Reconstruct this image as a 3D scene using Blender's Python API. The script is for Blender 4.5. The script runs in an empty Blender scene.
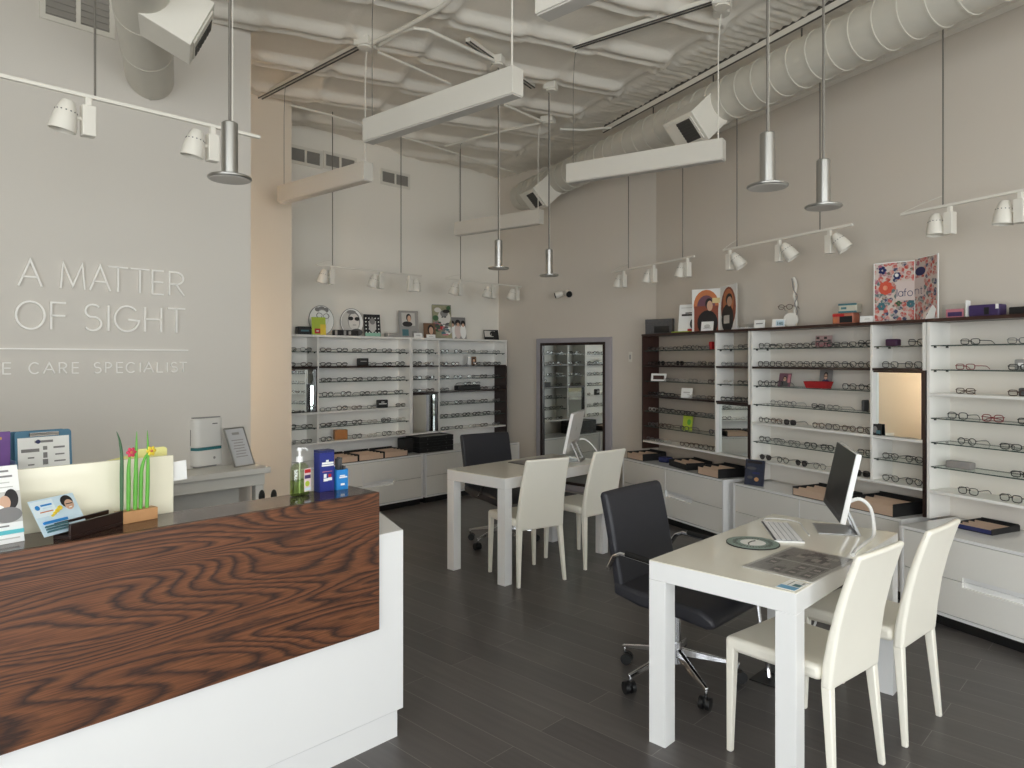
import bpy, bmesh, math, random
from mathutils import Vector, Matrix, noise
RNG = random.Random(11)
PI = math.pi
SC = bpy.context.scene
COL = SC.collection
rad = math.radians

# ------------------------------------------------------------------ measuring
# camera: eye 1.576 m above the floor, level, looking along FW; lens 710 px on a 1024 px frame
EYE = 1.576
FPX = 710.0
HOR = 359.5
FW = (0.723, 0.691)
RT = (0.691, -0.723)
UN = (0.932, -0.3616)      # into the right-hand wall
UU = (0.3616, 0.932)       # along the right-hand wall, away from the camera
CW = 4.612                 # the wall's distance along UN
YF = 6.5                   # far wall
XM = 6.55                  # end wall with the tall mirror
YS = 4.88                  # wall with the lettering
CEIL = 3.95

def rdir(px):
    L = (px - 512.0) / FPX
    return (FW[0] + RT[0]*L, FW[1] + RT[1]*L)
def on_z(px, py, z):
    t = (EYE - z) * FPX / (py - HOR); d = rdir(px)
    return Vector((d[0]*t, d[1]*t, z))
def on_y(px, y):
    d = rdir(px); t = y / d[1]; return d[0]*t, t
def on_x(px, x):
    d = rdir(px); t = x / d[0]; return d[1]*t, t
def on_w(px, c):                       # distance along the right wall, range
    d = rdir(px); t = c / (UN[0]*d[0] + UN[1]*d[1])
    return (UU[0]*d[0] + UU[1]*d[1]) * t, t
def zat(py, t):
    return EYE + (HOR - py) * t / FPX
def wpt(s, c, z):                      # point from wall coordinates
    return Vector((UN[0]*c + UU[0]*s, UN[1]*c + UU[1]*s, z))
WROT = math.atan2(-UU[1], -UU[0])      # local x runs towards the camera, local y into the wall

# ------------------------------------------------------------------ materials
def _nodes(name):
    m = bpy.data.materials.new(name); m.use_nodes = True
    nt = m.node_tree; b = nt.nodes['Principled BSDF']
    return m, nt, b
def lin(c):
    return tuple(((v/255.0)/12.92 if v/255.0 <= 0.04045 else ((v/255.0+0.055)/1.055)**2.4) for v in c)
_MC = {}
def mat(name, rgb, rough=0.5, metal=0.0, coat=0.0, var=0.04, scale=6.0, bump=0.0, bscale=60.0, emit=None, estr=0.0):
    if name in _MC: return _MC[name]
    m, nt, b = _nodes(name)
    c = lin(rgb)
    b.inputs['Roughness'].default_value = rough
    b.inputs['Metallic'].default_value = metal
    b.inputs['Coat Weight'].default_value = coat
    tc = nt.nodes.new('ShaderNodeTexCoord')
    nz = nt.nodes.new('ShaderNodeTexNoise'); nz.inputs['Scale'].default_value = scale; nz.inputs['Detail'].default_value = 3
    nt.links.new(tc.outputs['Object'], nz.inputs['Vector'])
    cr = nt.nodes.new('ShaderNodeMix'); cr.data_type = 'RGBA'
    cr.inputs['A'].default_value = (*[max(0, v*(1-var)) for v in c], 1)
    cr.inputs['B'].default_value = (*[min(1, v*(1+var)) for v in c], 1)
    nt.links.new(nz.outputs['Fac'], cr.inputs['Factor'])
    nt.links.new(cr.outputs['Result'], b.inputs['Base Color'])
    if bump:
        n2 = nt.nodes.new('ShaderNodeTexNoise'); n2.inputs['Scale'].default_value = bscale; n2.inputs['Detail'].default_value = 2
        nt.links.new(tc.outputs['Object'], n2.inputs['Vector'])
        bp = nt.nodes.new('ShaderNodeBump'); bp.inputs['Strength'].default_value = bump; bp.inputs['Distance'].default_value = 0.004
        nt.links.new(n2.outputs['Fac'], bp.inputs['Height']); nt.links.new(bp.outputs['Normal'], b.inputs['Normal'])
    if emit:
        b.inputs['Emission Color'].default_value = (*lin(emit), 1); b.inputs['Emission Strength'].default_value = estr
    _MC[name] = m
    return m
def clear(name, rgb, alpha=0.12, rough=0.03):
    """thin clear pane: mostly see-through, with a sheen"""
    if name in _MC: return _MC[name]
    m, nt, b = _nodes(name)
    nt.nodes.remove(b)
    out = nt.nodes['Material Output']
    tr = nt.nodes.new('ShaderNodeBsdfTransparent'); tr.inputs['Color'].default_value = (*rgb, 1)
    gl = nt.nodes.new('ShaderNodeBsdfGlossy'); gl.inputs['Roughness'].default_value = rough
    fr = nt.nodes.new('ShaderNodeFresnel'); fr.inputs['IOR'].default_value = 1.45
    ma = nt.nodes.new('ShaderNodeMath'); ma.operation = 'MULTIPLY_ADD'
    ma.inputs[1].default_value = 0.8; ma.inputs[2].default_value = alpha*0.3
    mx = nt.nodes.new('ShaderNodeMixShader')
    ge = nt.nodes.new('ShaderNodeNewGeometry'); inv = nt.nodes.new('ShaderNodeMath'); inv.operation = 'SUBTRACT'; inv.inputs[0].default_value = 1.0
    fm = nt.nodes.new('ShaderNodeMath'); fm.operation = 'MULTIPLY'
    nt.links.new(ge.outputs['Backfacing'], inv.inputs[1]); nt.links.new(ma.outputs[0], fm.inputs[0]); nt.links.new(inv.outputs[0], fm.inputs[1])
    nt.links.new(fr.outputs[0], ma.inputs[0]); nt.links.new(fm.outputs[0], mx.inputs[0])
    nt.links.new(tr.outputs[0], mx.inputs[1]); nt.links.new(gl.outputs[0], mx.inputs[2])
    nt.links.new(mx.outputs[0], out.inputs['Surface'])
    _MC[name] = m
    return m

def wood_front():
    m, nt, b = _nodes('walnut stained ash')
    N = nt.nodes.new; K = nt.links.new
    tc = N('ShaderNodeTexCoord'); mp = N('ShaderNodeMapping')
    mp.inputs['Scale'].default_value = (0.46, 1.0, 4.2); mp.inputs['Location'].default_value = (4.1, 0, 1.4)
    K(tc.outputs['Object'], mp.inputs['Vector'])
    n1 = N('ShaderNodeTexNoise'); n1.inputs['Scale'].default_value = 1.2; n1.inputs['Detail'].default_value = 1.4; n1.inputs['Roughness'].default_value = 0.4; n1.inputs['Distortion'].default_value = 0.35
    K(mp.outputs['Vector'], n1.inputs['Vector'])
    mu = N('ShaderNodeMath'); mu.operation = 'MULTIPLY'; mu.inputs[1].default_value = 38.0
    K(n1.outputs['Fac'], mu.inputs[0])
    fz = N('ShaderNodeTexNoise'); fz.inputs['Scale'].default_value = 18.0; fz.inputs['Detail'].default_value = 3
    mp3 = N('ShaderNodeMapping'); mp3.inputs['Scale'].default_value = (1, 1, 6); K(tc.outputs['Object'], mp3.inputs['Vector']); K(mp3.outputs['Vector'], fz.inputs['Vector'])
    ad = N('ShaderNodeMath'); ad.operation = 'MULTIPLY_ADD'; ad.inputs[1].default_value = 0.55
    K(fz.outputs['Fac'], ad.inputs[0]); K(mu.outputs[0], ad.inputs[2])
    fr = N('ShaderNodeMath'); fr.operation = 'FRACT'; K(ad.outputs[0], fr.inputs[0])
    cr = N('ShaderNodeValToRGB'); e = cr.color_ramp.elements
    e[0].position = 0.0; e[0].color = (*lin((52, 36, 30)), 1)
    e[1].position = 1.0; e[1].color = (*lin((56, 35, 28)), 1)
    for p, c in ((0.10, (80, 50, 35)), (0.30, (119, 75, 49)), (0.66, (109, 67, 44)), (0.90, (77, 48, 34))):
        x = e.new(p); x.color = (*lin(c), 1)
    K(fr.outputs[0], cr.inputs['Fac'])
    # fine pores along the grain
    mp2 = N('ShaderNodeMapping'); mp2.inputs['Scale'].default_value = (5, 5, 170); K(tc.outputs['Object'], mp2.inputs['Vector'])
    n2 = N('ShaderNodeTexNoise'); n2.inputs['Scale'].default_value = 1.6; n2.inputs['Detail'].default_value = 2; K(mp2.outputs['Vector'], n2.inputs['Vector'])
    r2 = N('ShaderNodeMapRange'); r2.inputs['From Min'].default_value = 0.32; r2.inputs['From Max'].default_value = 0.7
    r2.inputs['To Min'].default_value = 0.6; r2.inputs['To Max'].default_value = 1.2; K(n2.outputs['Fac'], r2.inputs['Value'])
    mx = N('ShaderNodeMix'); mx.data_type = 'RGBA'; mx.blend_type = 'MULTIPLY'; mx.inputs['Factor'].default_value = 1.0
    K(cr.outputs['Color'], mx.inputs['A']); K(r2.outputs['Result'], mx.inputs['B'])
    K(mx.outputs['Result'], b.inputs['Base Color'])
    b.inputs['Roughness'].default_value = 0.42
    return m
def plank_floor():
    m, nt, b = _nodes('grey plank tile')
    N = nt.nodes.new; K = nt.links.new
    tc = N('ShaderNodeTexCoord'); mp = N('ShaderNodeMapping')
    mp.inputs['Rotation'].default_value = (0, 0, rad(90)); mp.inputs['Location'].default_value = (0.35, 0.05, 0)
    K(tc.outputs['Object'], mp.inputs['Vector'])
    br = N('ShaderNodeTexBrick'); br.offset = 0.37; br.inputs['Scale'].default_value = 1.0
    br.inputs['Brick Width'].default_value = 1.2; br.inputs['Row Height'].default_value = 0.165
    br.inputs['Mortar Size'].default_value = 0.0014; br.inputs['Mortar Smooth'].default_value = 0.1; br.inputs['Bias'].default_value = 0.0
    br.inputs['Color1'].default_value = (*lin((90, 86, 84)), 1); br.inputs['Color2'].default_value = (*lin((78, 74, 73)), 1)
    br.inputs['Mortar'].default_value = (*lin((128, 125, 121)), 1)
    K(mp.outputs['Vector'], br.inputs['Vector'])
    m2 = N('ShaderNodeMapping'); m2.inputs['Scale'].default_value = (26, 1.6, 1); K(tc.outputs['Object'], m2.inputs['Vector'])
    nz = N('ShaderNodeTexNoise'); nz.inputs['Scale'].default_value = 1.3; nz.inputs['Detail'].default_value = 5; K(m2.outputs['Vector'], nz.inputs['Vector'])
    mr = N('ShaderNodeMapRange'); mr.inputs['To Min'].default_value = 0.72; mr.inputs['To Max'].default_value = 1.28; K(nz.outputs['Fac'], mr.inputs['Value'])
    mx = N('ShaderNodeMix'); mx.data_type = 'RGBA'; mx.blend_type = 'MULTIPLY'; mx.inputs['Factor'].default_value = 1.0
    K(br.outputs['Color'], mx.inputs['A']); K(mr.outputs['Result'], mx.inputs['B'])
    K(mx.outputs['Result'], b.inputs['Base Color'])
    b.inputs['Roughness'].default_value = 0.36
    bp = N('ShaderNodeBump'); bp.inputs['Strength'].default_value = 0.12; bp.inputs['Distance'].default_value = 0.002
    K(nz.outputs['Fac'], bp.inputs['Height']); K(bp.outputs['Normal'], b.inputs['Normal'])
    return m
def floral():
    m, nt, b = _nodes('floral print')
    N = nt.nodes.new; K = nt.links.new
    tc = N('ShaderNodeTexCoord'); vo = N('ShaderNodeTexVoronoi'); vo.inputs['Scale'].default_value = 34
    K(tc.outputs['Object'], vo.inputs['Vector'])
    sp = N('ShaderNodeSeparateColor'); K(vo.outputs['Color'], sp.inputs['Color'])
    cr = N('ShaderNodeValToRGB'); cr.color_ramp.interpolation = 'CONSTANT'; e = cr.color_ramp.elements
    e[0].position = 0; e[0].color = (*lin((196, 92, 84)), 1); e[1].position = 0.22; e[1].color = (*lin((62, 70, 104)), 1)
    for p, c in ((0.36, (205, 135, 128)), (0.55, (96, 116, 118)), (0.66, (186, 74, 62)), (0.82, (120, 104, 92)), (0.9, (170, 104, 120))):
        x = e.new(p); x.color = (*lin(c), 1)
    K(sp.outputs['Red'], cr.inputs['Fac'])
    mr = N('ShaderNodeMapRange'); mr.inputs['From Min'].default_value = 0.56; mr.inputs['From Max'].default_value = 0.62; K(vo.outputs['Distance'], mr.inputs['Value'])
    nz = N('ShaderNodeTexNoise'); nz.inputs['Scale'].default_value = 60; K(tc.outputs['Object'], nz.inputs['Vector'])
    m2 = N('ShaderNodeMapRange'); m2.inputs['From Min'].default_value = 0.5; m2.inputs['From Max'].default_value = 0.56; K(nz.outputs['Fac'], m2.inputs['Value'])
    ad = N('ShaderNodeMath'); ad.operation = 'MAXIMUM'; K(mr.outputs[0], ad.inputs[0])
    ms = N('ShaderNodeMath'); ms.operation = 'MULTIPLY'; ms.inputs[1].default_value = 0.55; K(m2.outputs[0], ms.inputs[0]); K(ms.outputs[0], ad.inputs[1])
    mx = N('ShaderNodeMix'); mx.data_type = 'RGBA'; K(ad.outputs[0], mx.inputs['Factor'])
    K(cr.outputs['Color'], mx.inputs['A']); mx.inputs['B'].default_value = (*lin((208, 194, 186)), 1)
    K(mx.outputs['Result'], b.inputs['Base Color']); b.inputs['Roughness'].default_value = 0.5
    return m

M = dict(
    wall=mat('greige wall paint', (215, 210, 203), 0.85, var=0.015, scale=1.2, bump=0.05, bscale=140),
    wallfar_lit=mat('greige wall paint, far side', (238, 234, 226), 0.85, var=0.015, scale=1.2, bump=0.05, bscale=140),  # same greige paint, lightened to put more light on the far wall
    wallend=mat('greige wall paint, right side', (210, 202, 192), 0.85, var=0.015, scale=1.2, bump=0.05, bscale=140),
    beige=mat('warm beige paint', (230, 220, 206), 0.85, var=0.015, scale=1.2),
    ceil=mat('sprayed ceiling foam', (230, 225, 216), 0.9, var=0.05, scale=3, bump=0.5, bscale=30),
    white=mat('white lacquer', (240, 240, 240), 0.16, coat=0.3, var=0.01),
    whitem=mat('white melamine', (236, 234, 230), 0.4, var=0.012),
    backp=mat('white back panel', (228, 222, 214), 0.5, var=0.012),
    cab=mat('white gloss drawer front', (238, 236, 231), 0.14, coat=0.4, var=0.01),
    backw_lit=mat('bright white back panel', (249, 247, 243), 0.5, var=0.012),  # white back panel, far display's brighter light put into its colour
    backb_shade=mat('beige back panel', (186, 176, 164), 0.6, var=0.012),  # beige, with the shade of the bay facing away put into its tone
    brown=mat('espresso wood', (58, 34, 28), 0.4, var=0.25, scale=20),
    dark=mat('dark espresso wood', (40, 24, 20), 0.35, var=0.25, scale=20),
    cream=mat('cream leatherette', (247, 243, 231), 0.45, var=0.02, bump=0.08, bscale=240),
    black=mat('black leather', (44, 44, 50), 0.5, var=0.06, bump=0.12, bscale=160),
    blackp=mat('black plastic', (18, 18, 19), 0.45),
    blackc=mat('black card', (22, 22, 24), 0.55),
    chrome=mat('polished chrome', (215, 215, 218), 0.12, metal=1.0, var=0.01),
    steel=mat('brushed steel', (176, 175, 172), 0.3, metal=1.0, var=0.03, scale=40),
    alu=mat('anodised aluminium', (198, 199, 202), 0.32, metal=0.85, var=0.02),
    galv=mat('painted duct metal', (202, 198, 188), 0.45, var=0.02),
    grill=mat('dark vent louvre', (150, 146, 140), 0.6, var=0.1),
    fixt=mat('white fixture paint', (224, 220, 211), 0.4, var=0.01),
    bar=mat('light bar paint', (208, 204, 196), 0.4, var=0.01),
    diff=mat('frosted diffuser', (196, 192, 186), 0.35, var=0.01),
    rod=mat('grey rod', (120, 116, 110), 0.4, metal=0.5),
    dkrod=mat('dark rod', (70, 67, 64), 0.5),
    edge=mat('glass edge green', (62, 74, 70), 0.15),
    pane=clear('clear shelf glass', (0.93, 0.965, 0.95)),
    lens=clear('clear lens', (0.95, 0.96, 0.96), alpha=0.1),
    tint=clear('tinted lens', (0.10, 0.09, 0.10), alpha=0.1),
    acr=clear('clear acrylic', (0.95, 0.96, 0.96), alpha=0.2),
    mirror=mat('silvered mirror', (235, 240, 238), 0.02, metal=1.0, var=0.0),
    paper=mat('white paper', (240, 240, 238), 0.6, var=0.01),
    screen=mat('black screen glass', (12, 13, 14), 0.28),
    tan=mat('tan tray lining', (205, 178, 156), 0.7, var=0.04),
    grey=mat('grey card', (150, 148, 146), 0.6),
    dgrey=mat('dark grey card', (82, 82, 84), 0.6, var=0.12, scale=50),
    skin=mat('printed skin tone', (206, 168, 144), 0.6),
    navy=mat('navy print', (32, 40, 92), 0.4),
    blue=mat('bright blue print', (38, 132, 206), 0.4),
    teal=mat('teal print', (66, 112, 122), 0.4),
    red=mat('red print', (186, 34, 38), 0.45),
    orange=mat('orange print', (200, 122, 78), 0.5),
    yellow=mat('yellow print', (228, 200, 60), 0.5),
    lime=mat('lime print', (176, 196, 62), 0.5),
    purple=mat('purple print', (62, 44, 92), 0.5, var=0.3, scale=40),
    pink=mat('pink print', (190, 120, 132), 0.5),
    mauve=mat('lavender grey frame', (164, 160, 166), 0.4),
    grn=mat('leaf green', (96, 168, 60), 0.5, var=0.25, scale=14),
    dgrn=mat('dark leaf green', (58, 96, 62), 0.5, var=0.2, scale=14),
    oak=mat('pale oak', (190, 142, 96), 0.5, var=0.12, scale=30),
    consol=mat('grey console paint', (214, 212, 206), 0.4, var=0.01),
    appl=mat('grey appliance plastic', (226, 224, 220), 0.35, var=0.01),
    skyb=mat('pale blue print', (204, 225, 238), 0.5),
    floor=plank_floor(), wood=wood_front(), floral=floral(),
    top=mat('glossy dark walnut top', (66, 46, 39), 0.14, coat=0.1, var=0.12, scale=9),
    screenp=mat('cream gloss panel', (236, 230, 208), 0.18, coat=0.3, var=0.01),
    letter=mat('white raised letters', (252, 250, 246), 0.35, var=0.01),
)

M['top'].node_tree.nodes['Principled BSDF'].inputs['Specular IOR Level'].default_value = 0.3
# ------------------------------------------------------------------ mesh builder
class MB:
    def __init__(s):
        s.bm = bmesh.new(); s.M = Matrix.Identity(4); s.mi = 0
    def at(s, loc=(0, 0, 0), rz=0.0, rx=0.0, ry=0.0):
        s.M = Matrix.Translation(loc) @ Matrix.Rotation(rz, 4, 'Z') @ Matrix.Rotation(ry, 4, 'Y') @ Matrix.Rotation(rx, 4, 'X'); return s
    def m(s, i): s.mi = i; return s
    def _add(s, vs, fs):
        bv = [s.bm.verts.new(s.M @ Vector(v)) for v in vs]
        for f in fs:
            try:
                fc = s.bm.faces.new([bv[i] for i in f]); fc.material_index = s.mi
            except ValueError: pass
        return s
    def box(s, x0, x1, y0, y1, z0, z1):
        vs = [(x, y, z) for z in (z0, z1) for y in (y0, y1) for x in (x0, x1)]
        return s._add(vs, [(0, 2, 3, 1), (4, 5, 7, 6), (0, 1, 5, 4), (2, 6, 7, 3), (0, 4, 6, 2), (1, 3, 7, 5)])
    def slab(s, x0, x1, y0, y1, z0, z1, face_m, edge_m):     # a pane: large faces one material, edges another
        vs = [(x, y, z) for z in (z0, z1) for y in (y0, y1) for x in (x0, x1)]
        s.mi = face_m; bv = [s.bm.verts.new(s.M @ Vector(v)) for v in vs]
        for k, f in enumerate([(0, 2, 3, 1), (4, 5, 7, 6), (0, 1, 5, 4), (2, 6, 7, 3), (0, 4, 6, 2), (1, 3, 7, 5)]):
            fc = s.bm.faces.new([bv[i] for i in f]); fc.material_index = face_m if k < 2 else edge_m
        return s
    def prism(s, poly, z0, z1):
        n = len(poly)
        vs = [(p[0], p[1], z0) for p in poly] + [(p[0], p[1], z1) for p in poly]
        fs = [tuple(range(n-1, -1, -1)), tuple(range(n, 2*n))] + [(i, (i+1) % n, n+(i+1) % n, n+i) for i in range(n)]
        return s._add(vs, fs)
    def prism_y(s, poly, y0, y1):                             # poly in x,z
        n = len(poly)
        vs = [(p[0], y0, p[1]) for p in poly] + [(p[0], y1, p[1]) for p in poly]
        fs = [tuple(range(n)), tuple(range(2*n-1, n-1, -1))] + [((i+1) % n, i, n+i, n+(i+1) % n) for i in range(n)]
        return s._add(vs, fs)
    def prism_x(s, poly, x0, x1):                             # poly in y,z
        n = len(poly)
        vs = [(x0, p[0], p[1]) for p in poly] + [(x1, p[0], p[1]) for p in poly]
        fs = [tuple(range(n-1, -1, -1)), tuple(range(n, 2*n))] + [(i, (i+1) % n, n+(i+1) % n, n+i) for i in range(n)]
        return s._add(vs, fs)
    def ring(s, p, d, r, n, up=None):
        d = Vector(d).normalized()
        a = Vector((0, 0, 1)) if abs(d.z) < 0.95 else Vector((1, 0, 0))
        if up is not None: a = up
        x = d.cross(a).normalized(); y = x.cross(d).normalized()
        return [tuple(Vector(p) + x*r*math.cos(2*PI*i/n) + y*r*math.sin(2*PI*i/n)) for i in range(n)]
    def cyl(s, p0, p1, r0, r1=None, n=12):
        r1 = r0 if r1 is None else r1
        d = Vector(p1) - Vector(p0)
        vs = s.ring(p0, d, r0, n) + s.ring(p1, d, r1, n)
        fs = [tuple(range(n)), tuple(range(2*n-1, n-1, -1))] + [((i+1) % n, i, n+i, n+(i+1) % n) for i in range(n)]
        return s._add(vs, fs)
    def tube(s, pts, r, n=6, closed=False, rs=None):
        P = [Vector(p) for p in pts]; k = len(P); vs = []; up = None
        for i in range(k):
            if closed: d = P[(i+1) % k] - P[i-1]
            else: d = P[min(i+1, k-1)] - P[max(i-1, 0)]
            d.normalize()
            if up is None: up = Vector((0, 0, 1)) if abs(d.z) < 0.9 else Vector((0, 1, 0))
            x = d.cross(up)
            if x.length < 1e-4: x = d.cross(Vector((1, 0, 0)))
            x.normalize(); up = x.cross(d).normalized()
            rr = rs[i] if rs else r
            vs += [tuple(P[i] + x*rr*math.cos(2*PI*j/n) + up*rr*math.sin(2*PI*j/n)) for j in range(n)]
        fs = []
        for i in range(k if closed else k-1):
            a, b = i*n, ((i+1) % k)*n
            fs += [(a+j, b+j, b+(j+1) % n, a+(j+1) % n) for j in range(n)]
        if not closed: fs += [tuple(range(n)), tuple(range(k*n-1, (k-1)*n-1, -1))]
        return s._add(vs, fs)
    def lathe(s, prof, c=(0, 0, 0), n=24):                    # prof: (radius, z)
        vs = []; fs = []
        for r, z in prof: vs += [(c[0]+r*math.cos(2*PI*j/n), c[1]+r*math.sin(2*PI*j/n), c[2]+z) for j in range(n)]
        for i in range(len(prof)-1):
            a, b = i*n, (i+1)*n
            fs += [(a+j, a+(j+1) % n, b+(j+1) % n, b+j) for j in range(n)]
        if prof[0][0] > 1e-5: fs.append(tuple(range(n-1, -1, -1)))
        if prof[-1][0] > 1e-5: fs.append(tuple(range((len(prof)-1)*n, len(prof)*n)))
        return s._add(vs, fs)
    def ball(s, c, rx, ry, rz, n=12, k=8):
        prof = []
        vs = []; fs = []
        for i in range(k+1):
            a = -PI/2 + PI*i/k
            vs += [(c[0]+rx*math.cos(a)*math.cos(2*PI*j/n), c[1]+ry*math.cos(a)*math.sin(2*PI*j/n), c[2]+rz*math.sin(a)) for j in range(n)]
        for i in range(k):
            fs += [(i*n+j, i*n+(j+1) % n, (i+1)*n+(j+1) % n, (i+1)*n+j) for j in range(n)]
        s._add(vs, fs); return s
    def build(s, name, mats, parent=None, smooth=False, bevel=0.0, seg=2, sub=0, weld=True):
        if weld: bmesh.ops.remove_doubles(s.bm, verts=s.bm.verts, dist=1e-6)
        bmesh.ops.recalc_face_normals(s.bm, faces=s.bm.faces)
        me = bpy.data.meshes.new(name); s.bm.to_mesh(me); s.bm.free()
        for q in (mats if isinstance(mats, (list, tuple)) else [mats]): me.materials.append(q)
        if smooth:
            me.shade_smooth()
            me.set_sharp_from_angle(angle=rad(40))
        o = bpy.data.objects.new(name, me); COL.objects.link(o)
        if parent: o.parent = parent
        if bevel:
            b = o.modifiers.new('Bevel', 'BEVEL'); b.width = bevel; b.segments = seg; b.limit_method = 'ANGLE'; b.angle_limit = rad(35)
            me.shade_smooth(); me.set_sharp_from_angle(angle=rad(60))
        if sub:
            q = o.modifiers.new('Subdivision', 'SUBSURF'); q.levels = sub; q.render_levels = sub; me.shade_smooth()
        return o
def tag(o, label=None, cat=None, group=None, kind=None):
    if label: o['label'] = label
    if cat: o['category'] = cat
    if group: o['group'] = group
    if kind: o['kind'] = kind
    return o
def thing(name, label, cat, loc=(0, 0, 0), rz=0.0, group=None):
    o = bpy.data.objects.new(name, None); COL.objects.link(o)
    o.empty_display_size = 0.1
    o.location = loc; o.rotation_euler = (0, 0, rz)
    return tag(o, label, cat, group)
def dup(root, loc, rz=0.0, label=None, group=None):
    r = root.copy(); COL.objects.link(r); r.location = loc; r.rotation_euler = (0, 0, rz)
    if label: r['label'] = label
    if group: r['group'] = group
    for ch in list(root.children):
        c = ch.copy(); COL.objects.link(c); c.parent = r
        for g in list(ch.children):
            d = g.copy(); COL.objects.link(d); d.parent = c
    return r
def place(o, loc, rz=0.0):
    o.location = loc; o.rotation_euler = (0, 0, rz); return o
ORD = ['first', 'second', 'third', 'fourth', 'fifth', 'sixth', 'seventh', 'eighth', 'ninth', 'tenth', 'eleventh', 'twelfth']

# single-stroke capitals on a unit cell (width, strokes)
def _arc(cx, cy, rx, ry, a0, a1, n=14):
    return [(cx+rx*math.cos(rad(a0+(a1-a0)*i/n)), cy+ry*math.sin(rad(a0+(a1-a0)*i/n))) for i in range(n+1)]
GL = {
 'A': [[(0, 0), (.5, 1), (1, 0)], [(.2, .36), (.8, .36)]],
 'M': [[(0, 0), (.1, 1), (.5, .12), (.9, 1), (1, 0)]],
 'T': [[(0, 1), (1, 1)], [(.5, 0), (.5, 1)]],
 'E': [[(1, 1), (0, 1), (0, 0), (1, 0)], [(0, .52), (.95, .52)]],
 'R': [[(0, 0), (0, 1)] + _arc(.45, .74, .5, .26, 90, -90) + [(0, .48)], [(.45, .48), (1, 0)]],
 'O': [_arc(.5, .5, .5, .5, 0, 360, 28)],
 'F': [[(1, 1), (0, 1), (0, 0)], [(0, .52), (.95, .52)]],
 'S': [_arc(.5, .755, .44, .245, 35, 250, 12) + _arc(.5, .265, .5, .265, 75, -145, 14)],
 'I': [[(.5, 0), (.5, 1)]],
 'G': [_arc(.5, .5, .5, .5, 42, 352, 24) + [(.55, .47)]],
 'H': [[(0, 0), (0, 1)], [(1, 0), (1, 1)], [(0, .52), (1, .52)]],
 'C': [_arc(.5, .5, .5, .5, 45, 315, 22)],
 'P': [[(0, 0), (0, 1)] + _arc(.4, .74, .55, .26, 90, -90) + [(0, .48)]],
 'L': [[(0, 1), (0, 0), (1, 0)]],
 'Y': [[(0, 1), (.5, .5), (1, 1)], [(.5, .5), (.5, 0)]],
 'l': [[(.5, 0), (.5, 1.45)]],
 'a': [_arc(.48, .5, .46, .5, 0, 360, 20), [(.95, 1), (.95, 0)]],
 'f': [[(.35, 0), (.35, 1.15)] + _arc(.65, 1.15, .3, .3, 180, 70, 6), [(.05, .9), (.8, .9)]],
 'o': [_arc(.5, .5, .5, .5, 0, 360, 20)],
 'n': [[(.08, 0), (.08, 1)], [(.08, .55)] + _arc(.5, .6, .42, .4, 180, 0, 10) + [(.92, 0)]],
 't': [[(.4, 1.35), (.4, .0), (.7, .0)], [(.1, .95), (.8, .95)]],
}
def strokes(mb, ch, x0, x1, z0, z1, y0, y1, w):
    """flat-sectioned letter strokes in the xz plane, between y0 and y1"""
    sx = x1-x0; sz = z1-z0
    for line in GL[ch]:
        P = [Vector((x0+p[0]*sx, z0+p[1]*sz)) for p in line]
        k = len(P); L = []; Rr = []
        for i in range(k):
            a = (P[i]-P[i-1]).normalized() if i else (P[1]-P[0]).normalized()
            b = (P[i+1]-P[i]).normalized() if i < k-1 else a
            t = (a+b)
            t = t.normalized() if t.length > 1e-3 else a
            nrm = Vector((-t.y, t.x)); c = max(0.35, nrm.dot(Vector((-a.y, a.x))))
            off = nrm*(w/2/c)
            L.append(P[i]+off); Rr.append(P[i]-off)
        for i in range(k-1):
            mb.prism_y([tuple(Rr[i]), tuple(Rr[i+1]), tuple(L[i+1]), tuple(L[i])], y0, y1)
def text_mesh(mb, s, size, loc, rot=(0, 0, 0), depth=0.0006, align='LEFT', mi=0):
    cu = bpy.data.curves.new('t', 'FONT'); cu.body = s; cu.size = size; cu.extrude = depth; cu.align_x = align; cu.resolution_u = 2
    o = bpy.data.objects.new('t', cu); COL.objects.link(o)
    bpy.context.view_layer.update()
    me = bpy.data.meshes.new_from_object(o)
    T = Matrix.Translation(loc) @ Matrix.Rotation(rot[2], 4, 'Z') @ Matrix.Rotation(rot[1], 4, 'Y') @ Matrix.Rotation(rot[0], 4, 'X')
    vs = [T @ v.co for v in me.vertices]
    old = mb.mi; mb.mi = mi
    mb._add([tuple(v) for v in vs], [tuple(p.vertices) for p in me.polygons]); mb.mi = old
    bpy.data.objects.remove(o); bpy.data.meshes.remove(me); bpy.data.curves.remove(cu)
# ------------------------------------------------------------------ room shell
def wallbox(name, pts, z0, z1, m, label=None):
    o = MB().prism(pts, z0, z1).build(name, m); o['kind'] = 'structure'; return o
YR = -4.6                                   # storefront
xr0 = (CW + 0.3616*YR)/0.932                # right wall at the storefront
ycor = (0.932*XM - CW)/0.3616               # corner of right wall and mirror wall
fl = MB().box(-2.9, 7.2, -5.0, 7.0, -0.1, 0.0).build('floor', M['floor']); fl['kind'] = 'structure'
wallbox('wall_left', [(-2.5, YS), (2.39, YS), (2.39, YS+0.14), (-2.5, YS+0.14)], 0, 4.1, M['wall'])
wallbox('wall_passage', [(-2.5, 5.96), (3.31, 5.96), (3.31, 6.7), (-2.5, 6.7)], 0, 4.1, M['beige'])
wallbox('wall_far', [(3.31, YF), (XM+0.2, YF), (XM+0.2, YF+0.2), (3.31, YF+0.2)], 0, 4.1, M['wallfar_lit'])
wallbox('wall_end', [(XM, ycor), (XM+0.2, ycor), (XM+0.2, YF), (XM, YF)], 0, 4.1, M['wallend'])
wallbox('wall_right', [(XM, ycor), (xr0, YR), (xr0+0.3, YR), (XM+0.3, ycor)], 0, 4.1, M['wallend'])
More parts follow.
